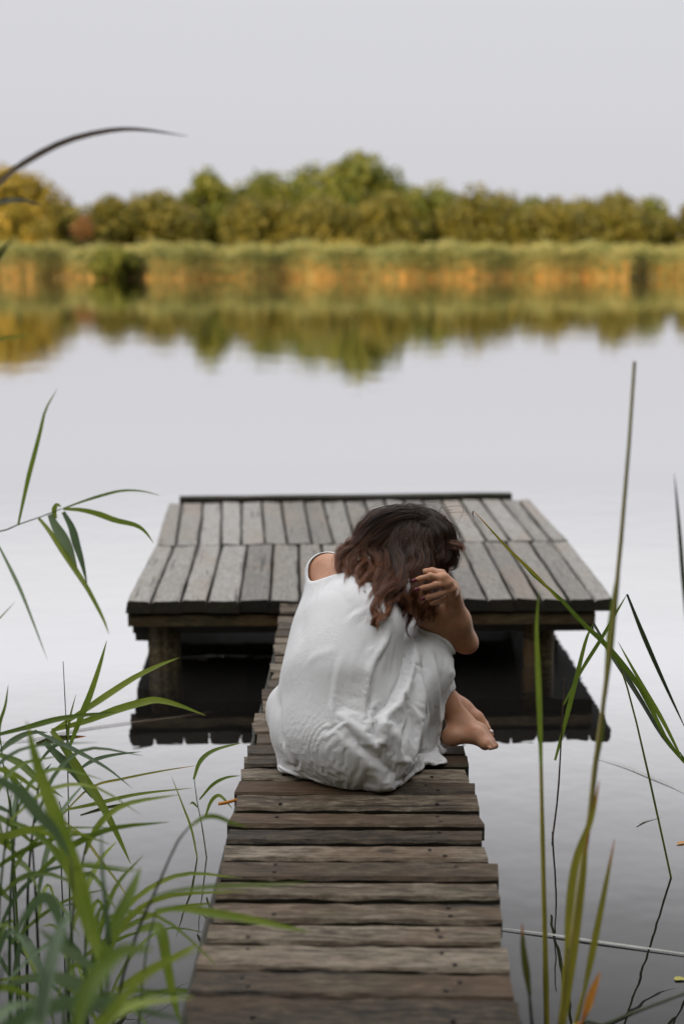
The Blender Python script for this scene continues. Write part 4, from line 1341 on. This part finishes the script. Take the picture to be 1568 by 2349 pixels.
    F = np.stack([base + k, base + (k + 1) % 3, base + 3 + (k + 1) % 3, base + 3 + k], -1).reshape(-1, 4)
    vt = np.repeat(T.reshape(-1), 3)
    vr = np.repeat(Rn, NPn * 3)
    return V.reshape(-1, 3), F, vt, vr
def hair_material(name, strands=True):
    m = NT(name)
    if strands:
        t = m.n('ShaderNodeAttribute', attribute_name='along').outputs['Fac']
        r = m.n('ShaderNodeAttribute', attribute_name='strand').outputs['Fac']
        f = m.math('ADD', t, m.math('MULTIPLY', m.math('SUBTRACT', r, .5), .55))
        c = m.ramp(f, [(.10, (.022, .0135, .0095)), (.38, (.050, .025, .0145)), (.62, (.115, .042, .018)), (1.0, (.29, .105, .038))])
    else:
        c = (.010, .007, .005, 1)
    p = m.principled(Base_Color=c, Roughness=.34)
    p.inputs['Specular IOR Level'].default_value = .62
    return m.done(p)
hv, hf, ht, hr = build_hair()
hair = fast_mesh('hair', hv, hf, hair_material('brown_hair'), person)
for nm, arr in (('along', ht), ('strand', hr)):
    at = hair.data.attributes.new(nm, 'FLOAT', 'POINT')
    at.data.foreach_set('value', arr.astype(np.float32))
hair['label'] = 'long wavy dark brown hair with auburn ends'
fast_mesh('under_layer', CV_, CF_, hair_material('hair_under_layer', False), hair)

# ------------------------------------------------------------------ painted nails
nm_ = NT('wine_red_nail_polish')
nail_mat = nm_.done(nm_.principled(Base_Color=(.10, .008, .016, 1), Roughness=.18))
nm_ = NT('bare_nail')
toe_nail = nm_.done(nm_.principled(Base_Color=(.75, .62, .58, 1), Roughness=.25))
def nail(name, c, axis, nrm, L, W, mat):
    axis = axis / np.linalg.norm(axis)
    nrm = nrm - axis * (nrm @ axis); nrm /= np.linalg.norm(nrm)
    sd_ = np.cross(nrm, axis)
    v, f = [], []
    A, Bn = 7, 6
    for i in range(A):
        s_ = -1 + 2 * i / (A - 1)
        for j in range(Bn):
            a = (-1 + 2 * j / (Bn - 1)) * 1.05
            wd = W * (1 - .25 * max(0, s_) ** 3 - .3 * max(0, -s_) ** 3)
            v.append(c + axis * s_ * L + sd_ * math.sin(a) * wd + nrm * (math.cos(a) - 1) * wd * .9 - nrm * .0012 * s_ * s_)
    for i in range(A - 1):
        for j in range(Bn - 1):
            f.append((i * Bn + j, i * Bn + j + 1, (i + 1) * Bn + j + 1, (i + 1) * Bn + j))
    o = mesh_obj(name, v, f, mat, person, smooth=True)
    md = o.modifiers.new('thick', 'SOLIDIFY'); md.thickness = .0012; md.offset = 0
    return o
for (tx, ty, dx, dy, yy) in ((172, 388, 300, 345, .024), (228, 556, 375, 515, .012), (330, 738, 455, 695, .014)):
    tp, dp = HD(tx, ty, 3.668 + yy), HD(dx, dy, 3.668 + yy - .010)
    nrm = np.array([-.15, -.85, .35])
    nail('fingernail', tp + nrm / np.linalg.norm(nrm) * .0078 + (tp - dp) * .02, tp - dp, nrm, .0078, .0062, nail_mat)
tp = TOE_L
nail('toenail', tp + np.array([.006, -.004, .011]), TOE_L - ANK_L, np.array([.25, -.45, .85]), .006, .006, toe_nail)

# ------------------------------------------------------------------ reeds growing in the water beside the walkway
def blade_material(name, dark, mid, light, trans=.35, tip=None):
    m = NT(name)
    uv = m.n('ShaderNodeUVMap', uv_map='blade').outputs[0]
    sp = m.n('ShaderNodeSeparateXYZ', {0: uv})
    rnd = m.n('ShaderNodeObjectInfo').outputs['Random']
    tc = m.n('ShaderNodeTexCoord').outputs['Object']
    veins = m.noise(m.mapping(uv, (38, 1.5, 1)), 1.0, 2)
    big = m.noise(tc, 9, 3)
    f = m.math('ADD', m.math('ADD', m.math('MULTIPLY', veins, .25), m.math('MULTIPLY', big, .45)), m.math('MULTIPLY', rnd, .3))
    c = m.ramp(f, [(.28, dark), (.5, mid), (.74, light)])
    if tip is not None:
        c = m.mix(m.ramp(sp.outputs[1], [(.80, 0.0), (.97, 1.0)]), c, tip)
    # midrib a little paler
    mid_ = m.ramp(m.math('ABSOLUTE', m.math('SUBTRACT', sp.outputs[0], .5)), [(.02, .35), (.07, 0.0)])
    c = m.mix(mid_, c, light)
    b = m.n('ShaderNodeBump', {'Strength': .3, 'Distance': .0008, 'Height': veins})
    p = m.principled(Base_Color=c, Roughness=.42, Normal=b.outputs[0])
    p.inputs['Specular IOR Level'].default_value = .4
    tr = m.n('ShaderNodeBsdfTranslucent', {'Color': c})
    return m.done(m.n('ShaderNodeMixShader', {0: trans, 1: p, 2: tr}))
BL = {
    'g': blade_material('fresh_reed_blade', (.09, .15, .018), (.18, .265, .032), (.34, .40, .06), .45),
    't': blade_material('bluish_reed_blade', (.075, .125, .055), (.13, .20, .09), (.24, .31, .16), .42),
    'y': blade_material('yellow_reed_blade', (.16, .17, .02), (.30, .28, .035), (.45, .38, .06), tip=(.55, .16, .02)),
    'o': blade_material('orange_reed_blade', (.45, .16, .02), (.65, .27, .04), (.80, .40, .08)),
    'd': blade_material('dark_reed_blade', (.015, .025, .010), (.030, .045, .015), (.06, .075, .025), .2),
    'b': blade_material('dry_brown_blade', (.05, .03, .018), (.12, .075, .045), (.22, .15, .09), .2),
    'Y': blade_material('yellow_reed_stem', (.16, .17, .02), (.30, .28, .035), (.45, .38, .06), .0),
    'M': blade_material('brownish_reed_stem', (.24, .21, .07), (.42, .37, .11), (.58, .46, .19), .0),
    'p': blade_material('pale_dry_blade', (.26, .27, .24), (.40, .40, .36), (.55, .54, .50), .2),
    'm': blade_material('mottled_reed_blade', (.035, .045, .012), (.10, .11, .02), (.24, .17, .03), tip=(.60, .17, .02)),
}
def blade(parent, pts, width, mat, roll=0.0, n=16, base_w=.45, name='leaf', fold=.35, tip_pow=.75, peak=.35, flat=False):
    """a reed leaf along world points pts: a folded strip tapering to a fine tip, a child of parent"""
    C = catmull(pts, n)
    tan = np.gradient(C, axis=0); tan /= np.linalg.norm(tan, axis=1)[:, None] + 1e-9
    vd = C - np.array([0, 0, CAM_H]); vd /= np.linalg.norm(vd, axis=1)[:, None]
    if flat: vd = np.tile(np.array([0, 0, -1.0]), (n, 1))
    sx = np.cross(tan, vd); sx /= np.linalg.norm(sx, axis=1)[:, None] + 1e-9
    sy = np.cross(sx, tan)
    po_ = np.array(parent.location) if parent is not None else np.zeros(3)
    verts, faces, uvs = [], [], []
    for i in range(n):
        t = i / (n - 1)
        w = width * (np.interp(t, [0, peak], [base_w, 1.0]) if t < peak else max(0.02, (1 - ((t - peak) / (1 - peak)) ** 1.6)) ** tip_pow) / 2
        a = roll * (.4 + .6 * t)
        s = sx[i] * math.cos(a) + sy[i] * math.sin(a)
        u_ = np.cross(tan[i], s)
        p = C[i] - po_
        verts += [p - s * w + u_ * w * fold, p, p + s * w + u_ * w * fold]
    for i in range(n - 1):
        for k in (0, 1):
            faces.append((3 * i + k, 3 * i + k + 1, 3 * i + k + 4, 3 * i + k + 3))
            uvs += [(k * .5, i / (n - 1)), (k * .5 + .5, i / (n - 1)), (k * .5 + .5, (i + 1) / (n - 1)), (k * .5, (i + 1) / (n - 1))]
    o = mesh_obj(name, verts, faces, mat, parent, smooth=True)
    ul = o.data.uv_layers.new(name='blade')
    ul.data.foreach_set('uv', np.array(uvs, np.float32).ravel())
    return o
def stalk(parent, pts, r0, r1, mat, n=14, name='stem', sides=7):
    C = catmull(pts, n)
    tan = np.gradient(C, axis=0); tan /= np.linalg.norm(tan, axis=1)[:, None] + 1e-9
    ref = np.array([.2, -.9, .3])
    s1 = np.cross(tan, ref); s1 /= np.linalg.norm(s1, axis=1)[:, None] + 1e-9
    s2 = np.cross(tan, s1)
    po_ = np.array(parent.location) if parent is not None else np.zeros(3)
    verts, faces, uvs = [], [], []
    for i in range(n):
        r = r0 + (r1 - r0) * i / (n - 1)
        if i % 4 == 3: r *= 1.12          # joints of the culm
        for k in range(sides):
            a = 2 * math.pi * k / sides
            verts.append(C[i] - po_ + (s1[i] * math.cos(a) + s2[i] * math.sin(a)) * r)
    for i in range(n - 1):
        for k in range(sides):
            faces.append((i * sides + k, i * sides + (k + 1) % sides, (i + 1) * sides + (k + 1) % sides, (i + 1) * sides + k))
            uvs += [(k / sides, i / (n - 1)), ((k + 1) / sides, i / (n - 1)), ((k + 1) / sides, (i + 1) / (n - 1)), (k / sides, (i + 1) / (n - 1))]
    o = mesh_obj(name, verts, faces, mat, parent, smooth=True)
    ul = o.data.uv_layers.new(name='blade')
    ul.data.foreach_set('uv', np.array(uvs, np.float32).ravel())
    return o
def c6(x, y): return (.44 * x, 1442.6 + .44 * y)
def c8(x, y): return (.2937 * x, 878 + .2937 * y)
def c7(x, y): return (1034.9 + .4392 * x, 1317 + .4392 * y)
def c2(x, y): return (940.8 + .34 * x, 1116.4 + .34 * y)
def c1568(x, y): return (x, y)
def path(cv, pts, Y):
    """pixels -> world points; Y one distance or one per end (near, far)"""
    n = len(pts)
    ys = np.linspace(Y[0], Y[1], n) if isinstance(Y, tuple) else [Y] * n
    return [np.array(at_y(*cv(*p[:2]), p[2] if len(p) > 2 else y)) for p, y in zip(pts, ys)]
def foot(p, drop=.25):
    """where a stem that passes p enters the water"""
    return np.array([p[0], p[1], -drop])
PXM = lambda w, Y, k: w * k * Y * 1.03 / FPX
def reed(name, label, cv, k, Y, stem, stem_px, stem_mat, leaves, group=None, seed=0, rooted=True, cat='reed'):
    """stem: pixels from base to tip; leaves: (pixels base->tip, width px, material[, distance at tip])"""
    rr = random.Random(seed)
    sp = path(cv, stem, Y)
    if rooted and sp[0][2] > -.05:
        sp = [foot(sp[0])] + sp
    root = empty(name, (sp[0][0], sp[0][1], 0.0))
    w = PXM(stem_px, Y if not isinstance(Y, tuple) else Y[0], k)
    stalk(root, sp, w / 2, w * .22, BL[stem_mat])
    for lf in leaves:
        pts, wpx, mt = lf[:3]
        yy = lf[3] if len(lf) > 3 else Y
        y0 = yy[0] if isinstance(yy, tuple) else yy
        roll = lf[4] if len(lf) > 4 else rr.uniform(-.9, .9)
        blade(root, path(cv, pts, yy), PXM(wpx, y0, k) / max(.45, abs(math.cos(roll * .8))), BL[mt], roll)
    tag(root, label, cat, group)
    return root
GL, GR = 'reeds left of the walkway', 'reeds right of the walkway'
# sharp tall reed at the left, its leaves fanning out over the water
reed('common_reed', 'leafy reed with a fan of sharp leaves reaching towards the platform reflection', c6, .44, 3.42,
     [(365, 1500), (362, 1200), (358, 930), (352, 640), (345, 480), (338, 330), (330, 170)], 9, 'd', [
    ([(285, 525), (430, 432), (560, 345), (700, 255), (830, 190), (935, 150)], 36, 'g', (3.42, 3.6), .2),
    ([(270, 530), (440, 485), (600, 425), (750, 382), (830, 373), (950, 405), (1072, 452)], 42, 'g', (3.42, 3.5), .3),
    ([(365, 610), (420, 470), (470, 350), (520, 200), (558, 60)], 34, 'g', (3.42, 3.35), .5),
    ([(180, 530), (300, 590), (420, 650), (560, 730), (690, 832)], 22, 't', (3.4, 3.3), .9),
    ([(270, 530), (350, 640), (430, 770), (520, 900), (600, 1050), (682, 1225)], 52, 'g', (3.42, 3.3), .2),
    ([(230, 590), (320, 680), (400, 770), (480, 885)], 46, 't', (3.42, 3.36), .4),
    ([(400, 745), (480, 690), (580, 660), (735, 640)], 22, 't', (3.42, 3.5), .3),
    ([(355, 640), (355, 560), (370, 450), (398, 340)], 14, 'g', 3.42, .6),
    ([(190, 600), (300, 575), (450, 560)], 36, 'm', 3.44, .4),
    ([(360, 690), (320, 600), (250, 640), (160, 760)], 22, 't', (3.42, 3.35), .5)], GL, 1)
reed('common_reed', 'reed lying low with one very long leaf pointing at the platform', c6, .44, 3.2,
     [(90, 1500), (60, 1000), (20, 720), (0, 560), (-30, 540)], 12, 'g', [
    ([(-60, 565), (150, 512), (300, 472), (450, 450), (605, 434)], 32, 'g', (3.2, 3.4), .4),
    ([(0, 640), (60, 590), (150, 545), (250, 540)], 34, 't', (3.2, 3.3), .4),
    ([(-20, 650), (100, 700), (200, 790), (330, 880)], 40, 'g', (3.2, 3.1), .4),
    ([(20, 720), (120, 850), (200, 960), (290, 1050)], 36, 'g', 3.15, .7),
    ([(0, 600), (0, 500), (30, 400), (45, 290)], 18, 'g', 3.2, .5)], GL, 2)
reed('common_reed', 'reed with two level thin leaves, one orange-tipped, below the leaf fan', c6, .44, 3.3,
     [(330, 1500), (320, 1200), (330, 1000), (310, 900)], 10, 'd', [
    ([(300, 1000), (470, 830), (650, 780), (850, 740), (1035, 711)], 14, 'y', (3.3, 3.6), .3),
    ([(310, 950), (500, 912), (720, 862), (1000, 830)], 22, 'g', (3.3, 3.55), .3),
    ([(420, 972), (560, 932), (735, 898)], 18, 'm', 3.4, .3),
    ([(330, 1000), (430, 1080), (520, 1200), (620, 1330), (690, 1440)], 16, 'y', (3.3, 3.1), .4),
    ([(320, 1000), (250, 900), (220, 780), (270, 700)], 30, 't', 3.3, .5)], GL, 3)
# out-of-focus blades close to the camera
reed('common_reed', 'blurred reed close to the viewer with two broad leaves forming a V', c6, .44, 2.2,
     [(560, 2300), (545, 2060), (532, 1900), (530, 1735)], 34, 'g', [
    ([(530, 1735), (470, 1550), (400, 1300), (300, 1000), (200, 720), (140, 480)], 104, 'g', (2.2, 2.35), .1),
    ([(530, 1735), (600, 1550), (680, 1380), (735, 1245)], 72, 'g', (2.2, 2.3), .2),
    ([(535, 1800), (420, 1720), (300, 1640), (200, 1560)], 54, 't', (2.2, 2.15), .3),
    ([(550, 2010), (470, 1890), (350, 1830), (200, 1810), (30, 1855)], 76, 't', (2.2, 2.1), .3),
    ([(555, 1960), (570, 1700), (560, 1500), (535, 1250), (530, 1000)], 30, 't', (2.2, 2.25), .7)], GL, 4)
reed('common_reed', 'blurred bluish reed leaf crossing from the left edge near the viewer', c6, .44, 2.25,
     [(330, 2300), (350, 1800), (380, 1500), (370, 1200)], 26, 't', [
    ([(-60, 760), (100, 850), (200, 965), (290, 1060), (370, 1200)], 74, 't', (2.2, 2.25), .2),
    ([(370, 1250), (450, 1230), (600, 1250), (740, 1260)], 26, 'g', (2.25, 2.35), .4),
    ([(360, 1700), (300, 1480), (230, 1400), (130, 1500), (60, 1640)], 60, 't', (2.25, 2.2), .3)], GL, 5)
reed('common_reed', 'blurred reed bent sharply over beside the near walkway boards', c6, .44, 2.45,
     [(580, 2300), (620, 1900), (720, 1570), (820, 1345), (920, 1120), (985, 1035)], 22, 'd', [
    ([(985, 1035), (1060, 985), (1130, 980), (1210, 1012), (1300, 1035)], 28, 'g', (2.45, 2.5), .3),
    ([(720, 1572), (785, 1555), (840, 1580), (870, 1750), (910, 1950), (945, 2070)], 62, 'g', (2.45, 2.35), .2),
    ([(790, 1400), (950, 1362), (1200, 1340), (1420, 1335), (1620, 1320)], 24, 'g', (2.3, 2.25), .4),
    ([(600, 1885), (750, 1800), (900, 1720), (1032, 1640)], 52, 'g', (2.45, 2.5), .3)], GL, 6)
reed('common_reed', 'blurred reed sending one long leaf flat across the walkway boards', c6, .44, 2.4,
     [(690, 2400), (720, 2100), (760, 1700), (812, 1470)], 20, 't', [
    ([(812, 1470), (950, 1458), (1100, 1480), (1300, 1515), (1480, 1552), (1610, 1580)], 46, 'g', (2.4, 2.35), .2)], GL, 7)
# young plant beside the walkway
reed('young_reed', 'young two-stemmed reed standing alone beside the walkway edge', c6, .44, 3.73,
     [(1078, 1230), (1075, 1180), (1050, 1010), (1030, 915), (1012, 782)], 9, 'g', [
    ([(1010, 785), (1045, 690), (1120, 632), (1262, 594)], 24, 'g', (3.73, 3.8), .3),
    ([(1040, 890), (1110, 812), (1180, 776), (1252, 765)], 18, 'g', 3.73, .3),
    ([(1070, 985), (1098, 905), (1135, 870), (1168, 888), (1212, 940)], 20, 'g', (3.73, 3.7), .4),
    ([(1030, 930), (1005, 905), (990, 915)], 12, 'g', 3.73, .4),
    ([(1036, 1235), (1000, 1050), (955, 925), (893, 765)], 12, 'g', 3.73, .2)], GL, 8)
# drooping reed head over the water at the left edge
reed('drooping_reed', 'reed leaning in from the left edge with drooping pale leaves over bright water', c8, .2937, 3.1,
     [(-900, 4600), (-620, 2600), (-300, 1330), (0, 1175), (150, 1105), (300, 1055), (400, 1015), (482, 985)], 16, 't', [
    ([(490, 985), (640, 930), (800, 880), (950, 845), (1100, 846), (1260, 882)], 22, 'g', (3.1, 3.0), .4),
    ([(495, 985), (640, 995), (780, 1030), (900, 1075), (1050, 1110), (1130, 1160), (1200, 1252)], 46, 'g', (3.1, 3.2), .3),
    ([(390, 1030), (440, 1130), (520, 1260), (570, 1400), (610, 1490)], 82, 't', (3.1, 3.05), .1),
    ([(495, 1010), (560, 1130), (600, 1270), (640, 1400), (682, 1572)], 62, 't', (3.1, 3.05), .1),
    ([(305, 1060), (380, 1150), (480, 1300), (600, 1480), (690, 1620), (800, 1830), (852, 1965)], 46, 'g', (3.1, 3.0), .3),
    ([(440, 1060), (425, 1000), (445, 955), (480, 970)], 40, 'g', 3.1, .3),
    ([(145, 1108), (185, 920), (230, 720), (280, 530), (320, 370), (360, 210), (450, 45)], 34, 'g', (3.1, 2.9), .4),
    ([(-20, 1250), (80, 1450), (160, 1620), (240, 1820), (372, 2165)], 28, 't', (3.1, 2.9), .5),
    ([(-60, 1900), (0, 1840), (125, 1705)], 12, 'g', 3.0, .4)], GL, 9)
# dark arching blades at the upper left, very close to the lens
reed('arching_reed', 'dark arching reed blades hanging into the sky at the left edge', c1568, 1.0, 2.3,
     [(-420, 2349), (-260, 1500), (-130, 800), (-60, 500)], 12, 'd', [
    ([(-70, 500), (0, 418), (60, 372), (150, 325), (250, 300), (330, 298), (432, 313)], 15, 'b', (2.3, 2.6), .3),
    ([(-60, 480), (0, 463), (50, 458), (102, 473)], 11, 'd', (2.3, 2.5), .3),
    ([(-30, 640), (0, 585), (28, 548)], 11, 'd', 2.3, .3),
    ([(-40, 785), (0, 778), (84, 767)], 7, 'g', 2.5, .4)], GL, 10)
# ------------------------------------------------------------------ reeds at the right
reed('tall_reed', 'very tall brown-tipped reed stalk rising past the platform corner', c7, .4392, 2.55,
     [(560, 2500), (570, 2349), (620, 2000), (680, 1550), (720, 1280), (750, 1000), (790, 700), (830, 350), (868, 0), (920, -600), (955, -1110)], 40, 'M', [
    ([(800, 640), (822, 420), (838, 250), (862, 60), (880, -80)], 44, 'g', 2.55, .3),
    ([(752, 1010), (770, 880), (785, 780), (800, 640)], 36, 'g', 2.55, .4)], GR, 11)
reed('upright_reed', 'straight upright green blade left of the tall brown-tipped stalk', c7, .4392, 2.75,
     [(500, 2480), (497, 2349), (490, 2000), (478, 1500), (467, 1000)], 44, 'Y', [
    ([(470, 1120), (462, 800), (452, 500), (444, 280), (456, 90)], 30, 'g', 2.75, .2)], GR, 12)
reed('yellow_reed', 'yellow-green reed blade twisting up beside the tall stalk', c7, .4392, 2.5,
     [(575, 2480), (580, 2250), (600, 1950)], 44, 'Y', [
    ([(600, 1980), (612, 1790), (650, 1500), (730, 1280), (772, 1075)], 46, 'y', (2.5, 2.55), .3),
    ([(590, 2349), (640, 2000), (690, 1600), (712, 1330)], 34, 'y', 2.52, .5)], GR, 13)
reed('yellow_reed', 'slim yellow reed blade with an orange tip leaning to the right', c7, .4392, 2.5,
     [(630, 2480), (650, 2349), (690, 2180)], 42, 'Y', [([(690, 2190), (730, 2000), (790, 1700), (852, 1378)], 38, 'y', 2.5, .2)], GR, 14)
reed('cut_reed', 'short dark reed stub with an orange tip close to the boards', c7, .4392, 2.45,
     [(440, 2520), (420, 2349), (405, 2180)], 30, 'd', [([(408, 2200), (392, 2080), (375, 1950), (368, 1820)], 40, 'm', 2.45, .2)], GR, 15)
reed('cut_reed', 'bright orange dead reed stub at the bottom right', c7, .4392, 2.35,
     [(640, 2500), (680, 2349), (700, 2285)], 30, 'o', [([(690, 2320), (730, 2200), (776, 2075)], 46, 'o', 2.35, .2)], GR, 16)
reed('leaning_reed', 'dark green stalk leaning out of the bottom right corner', c7, .4392, 2.5,
     [(620, 2440), (800, 2352), (1000, 2272), (1214, 2192), (1320, 2150)], 26, 'd', [], GR, 17)
reed('bent_reed', 'slim brown reed standing in the water with one long bent leaf', c7, .4392, 3.86,
     [(528, 1375), (530, 1355), (555, 1150), (570, 900), (580, 700), (592, 540)], 13, 'b', [
    ([(540, 972), (600, 750), (650, 550), (700, 350), (738, 258)], 26, 'g', 3.86, .2),
    ([(740, 255), (820, 400), (900, 520), (1000, 680), (1100, 850), (1230, 1010)], 26, 'd', (3.86, 3.6), .3)], GR, 18)
reed('bent_reed', 'reed from the right edge whose leaf kinks sharply down', c7, .4392, 3.5,
     [(1330, 1900), (1300, 1250), (1240, 1020), (1190, 930)], 18, 'g', [
    ([(1190, 940), (1110, 780), (1030, 640), (950, 500), (868, 352)], 24, 'g', 3.5, .3),
    ([(1230, 1000), (1120, 860), (1000, 620), (900, 480), (800, 362), (680, 250), (560, 120), (420, 0), (310, -125)], 30, 'g', (3.5, 3.7), .3),
    ([(584, 682), (680, 500), (780, 340), (860, 200), (915, 106)], 20, 'g', 3.55, .3),
    ([(915, 105), (1000, 320), (1100, 550), (1230, 830)], 24, 'd', (3.55, 3.45), .3)], GR, 19)
reed('dry_reed', 'thin dry yellow blade in front of the platform planks', c2, .34, 3.6,
     [(1900, 3300), (1500, 1500), (1330, 1090), (1130, 890)], 16, 'g', [
    ([(1000, 770), (860, 610), (680, 440), (560, 310), (425, 162)], 20, 'y', 3.6, .4),
    ([(425, 162), (418, 182), (428, 212)], 10, 'b', 3.6, .4)], GR, 20)
reed('edge_reed', 'dark narrow reed blade at the right edge beside the platform', c1568, 1.0, 2.6,
     [(1640, 2349), (1600, 1800), (1580, 1500)], 8, 'd', [([(1580, 1500), (1566, 1330), (1556, 1200), (1545, 1085)], 10, 'd', 2.6, .3)], GR, 21)

# ------------------------------------------------------------------ denser reeds filling the lower left
BASE_LEAVES = []
def filler(idx, u, Y, H, rr, wide=1.0):
    d = ray(u, 1900)
    x = (u - PCX) / FPX * (Y * CP + 1.4 * SP)
    root = empty('common_reed', (x, Y, 0))
    lean = np.array([rr.uniform(-.05, .16), rr.uniform(-.08, .10), 0]) * H
    P0 = np.array([x, Y, -.2]); P1 = np.array([x, Y, H * .5]) + lean * .35; P2 = np.array([x, Y, H]) + lean
    stalk(root, [P0, P1, P2], .0042, .0016, BL[rr.choice('gdt')], n=9, sides=6)
    nl = rr.randint(5, 7)
    for k in range(nl):
        t = .28 + .72 * (k + rr.random() * .6) / nl
        b = P1 * (1 - t) * 2 + P0 * 0 if False else (P0 + (P1 - P0) * min(1, t * 2) if t < .5 else P1 + (P2 - P1) * (t - .5) * 2)
        if b[2] < .03: b[2] = .03
        az = rr.uniform(-1.9, 1.9) + (0 if k % 2 else math.pi * .9)
        L = rr.uniform(.22, .42) * (1.1 - .3 * t)
        el = rr.uniform(.35, 1.15)
        dr = np.array([math.cos(az), math.sin(az) * .8, 0])
        dp = rr.uniform(.15, .75)
        pts = [b, b + dr * L * .33 * math.cos(el) + np.array([0, 0, L * .33 * math.sin(el)]),
               b + dr * L * .68 * math.cos(el * .8) + np.array([0, 0, L * (.60 * math.sin(el) - dp * .22)]),
               b + dr * L * 1.0 + np.array([0, 0, L * (.78 * math.sin(el) - dp * .75)])]
        for q in pts[1:]:
            q[2] = max(q[2], .012)
        blade(root, pts, wide * rr.uniform(.008, .015), BL[rr.choice('ggggtt')], rr.uniform(-1.0, 1.0), n=11)
    return root
fr = random.Random(21)
for i in range(15):
    u = -90 + 300 * (i / 14) ** 1.1 + fr.uniform(-25, 25)
    Y = fr.uniform(2.0, 3.0)
    H = (.60 - .36 * max(0, u) / 300) * fr.uniform(.7, 1.05)
    o = filler(i, u, Y, H, fr)
    tag(o, 'green reed among the dense clump at the lower left', 'reed', 'dense reed clump at the lower left')
for i in range(7):          # the nearest ones, far out of focus at the bottom of the picture
    u = -80 + 50 * i + fr.uniform(-20, 20)
    Y = fr.uniform(1.55, 1.95)
    o = filler(i, u, Y, (.78 - .34 * max(0, u) / 240) * fr.uniform(.85, 1.05), fr, 1.7)
    tag(o, 'blurred broad-leaved green reed at the very bottom left, close to the viewer', 'reed', 'out-of-focus reeds at the bottom left')

# ------------------------------------------------------------------ small things on the water
def lying(name, label, cv, pts, k, w, mt, z=.004, n=16, cat='reed stalk'):
    P = [np.array(on_z(*cv(*p), z)) for p in pts]
    o = empty(name, tuple(P[0]))
    blade(o, P, w * 1.7, BL[mt], 0.0, n, fold=.12, flat=True)
    tag(o, label, cat)
    return o
lying('floating_stalk', 'long pale green reed stalk floating across the water at the lower right', c7, [(255, 1848), (500, 1880), (700, 1910), (900, 1938), (1214, 1982), (1330, 2000)], 1, .007, 'p', .004)
lying('floating_stalk', 'pale reed leaf lying on the water right of the feet', c7, [(740, 950), (900, 1000), (1050, 1062), (1160, 1108), (1240, 1150)], 1, .005, 'p', .004)
lying('floating_leaf', 'small curled pale leaf floating alone on the right', c7, [(965, 1312), (1000, 1290), (1030, 1279), (1100, 1262)], 1, .005, 'p', .003, cat='leaf')
lying('floating_leaf', 'tiny brown leaf floating at the right edge', c7, [(1175, 1408), (1200, 1402), (1230, 1395)], 1, .008, 'o', .003, cat='leaf')
lying('floating_leaf', 'yellow leaf floating at the lower right edge', c7, [(1165, 2118), (1190, 2112), (1230, 2120)], 1, .010, 'Y', .003, cat='leaf')
lying('floating_stalk', 'dark reed stalk floating across the platform reflection at left', c6, [(-40, 592), (150, 580), (400, 528), (650, 492), (900, 462), (1110, 430)], 1, .006, 'b', .003)
tw = [np.array(on_z(*c6(1138, 912), DECK - .02)), np.array(on_z(*c6(1180, 905), DECK - .018)), np.array(on_z(*c6(1235, 890), DECK - .02))]
o = empty('twig', tuple(tw[0]))
stalk(o, tw, .0045, .004, BL['o'], 8)
tag(o, 'short orange-brown twig poking out from under a board on the left', 'twig')
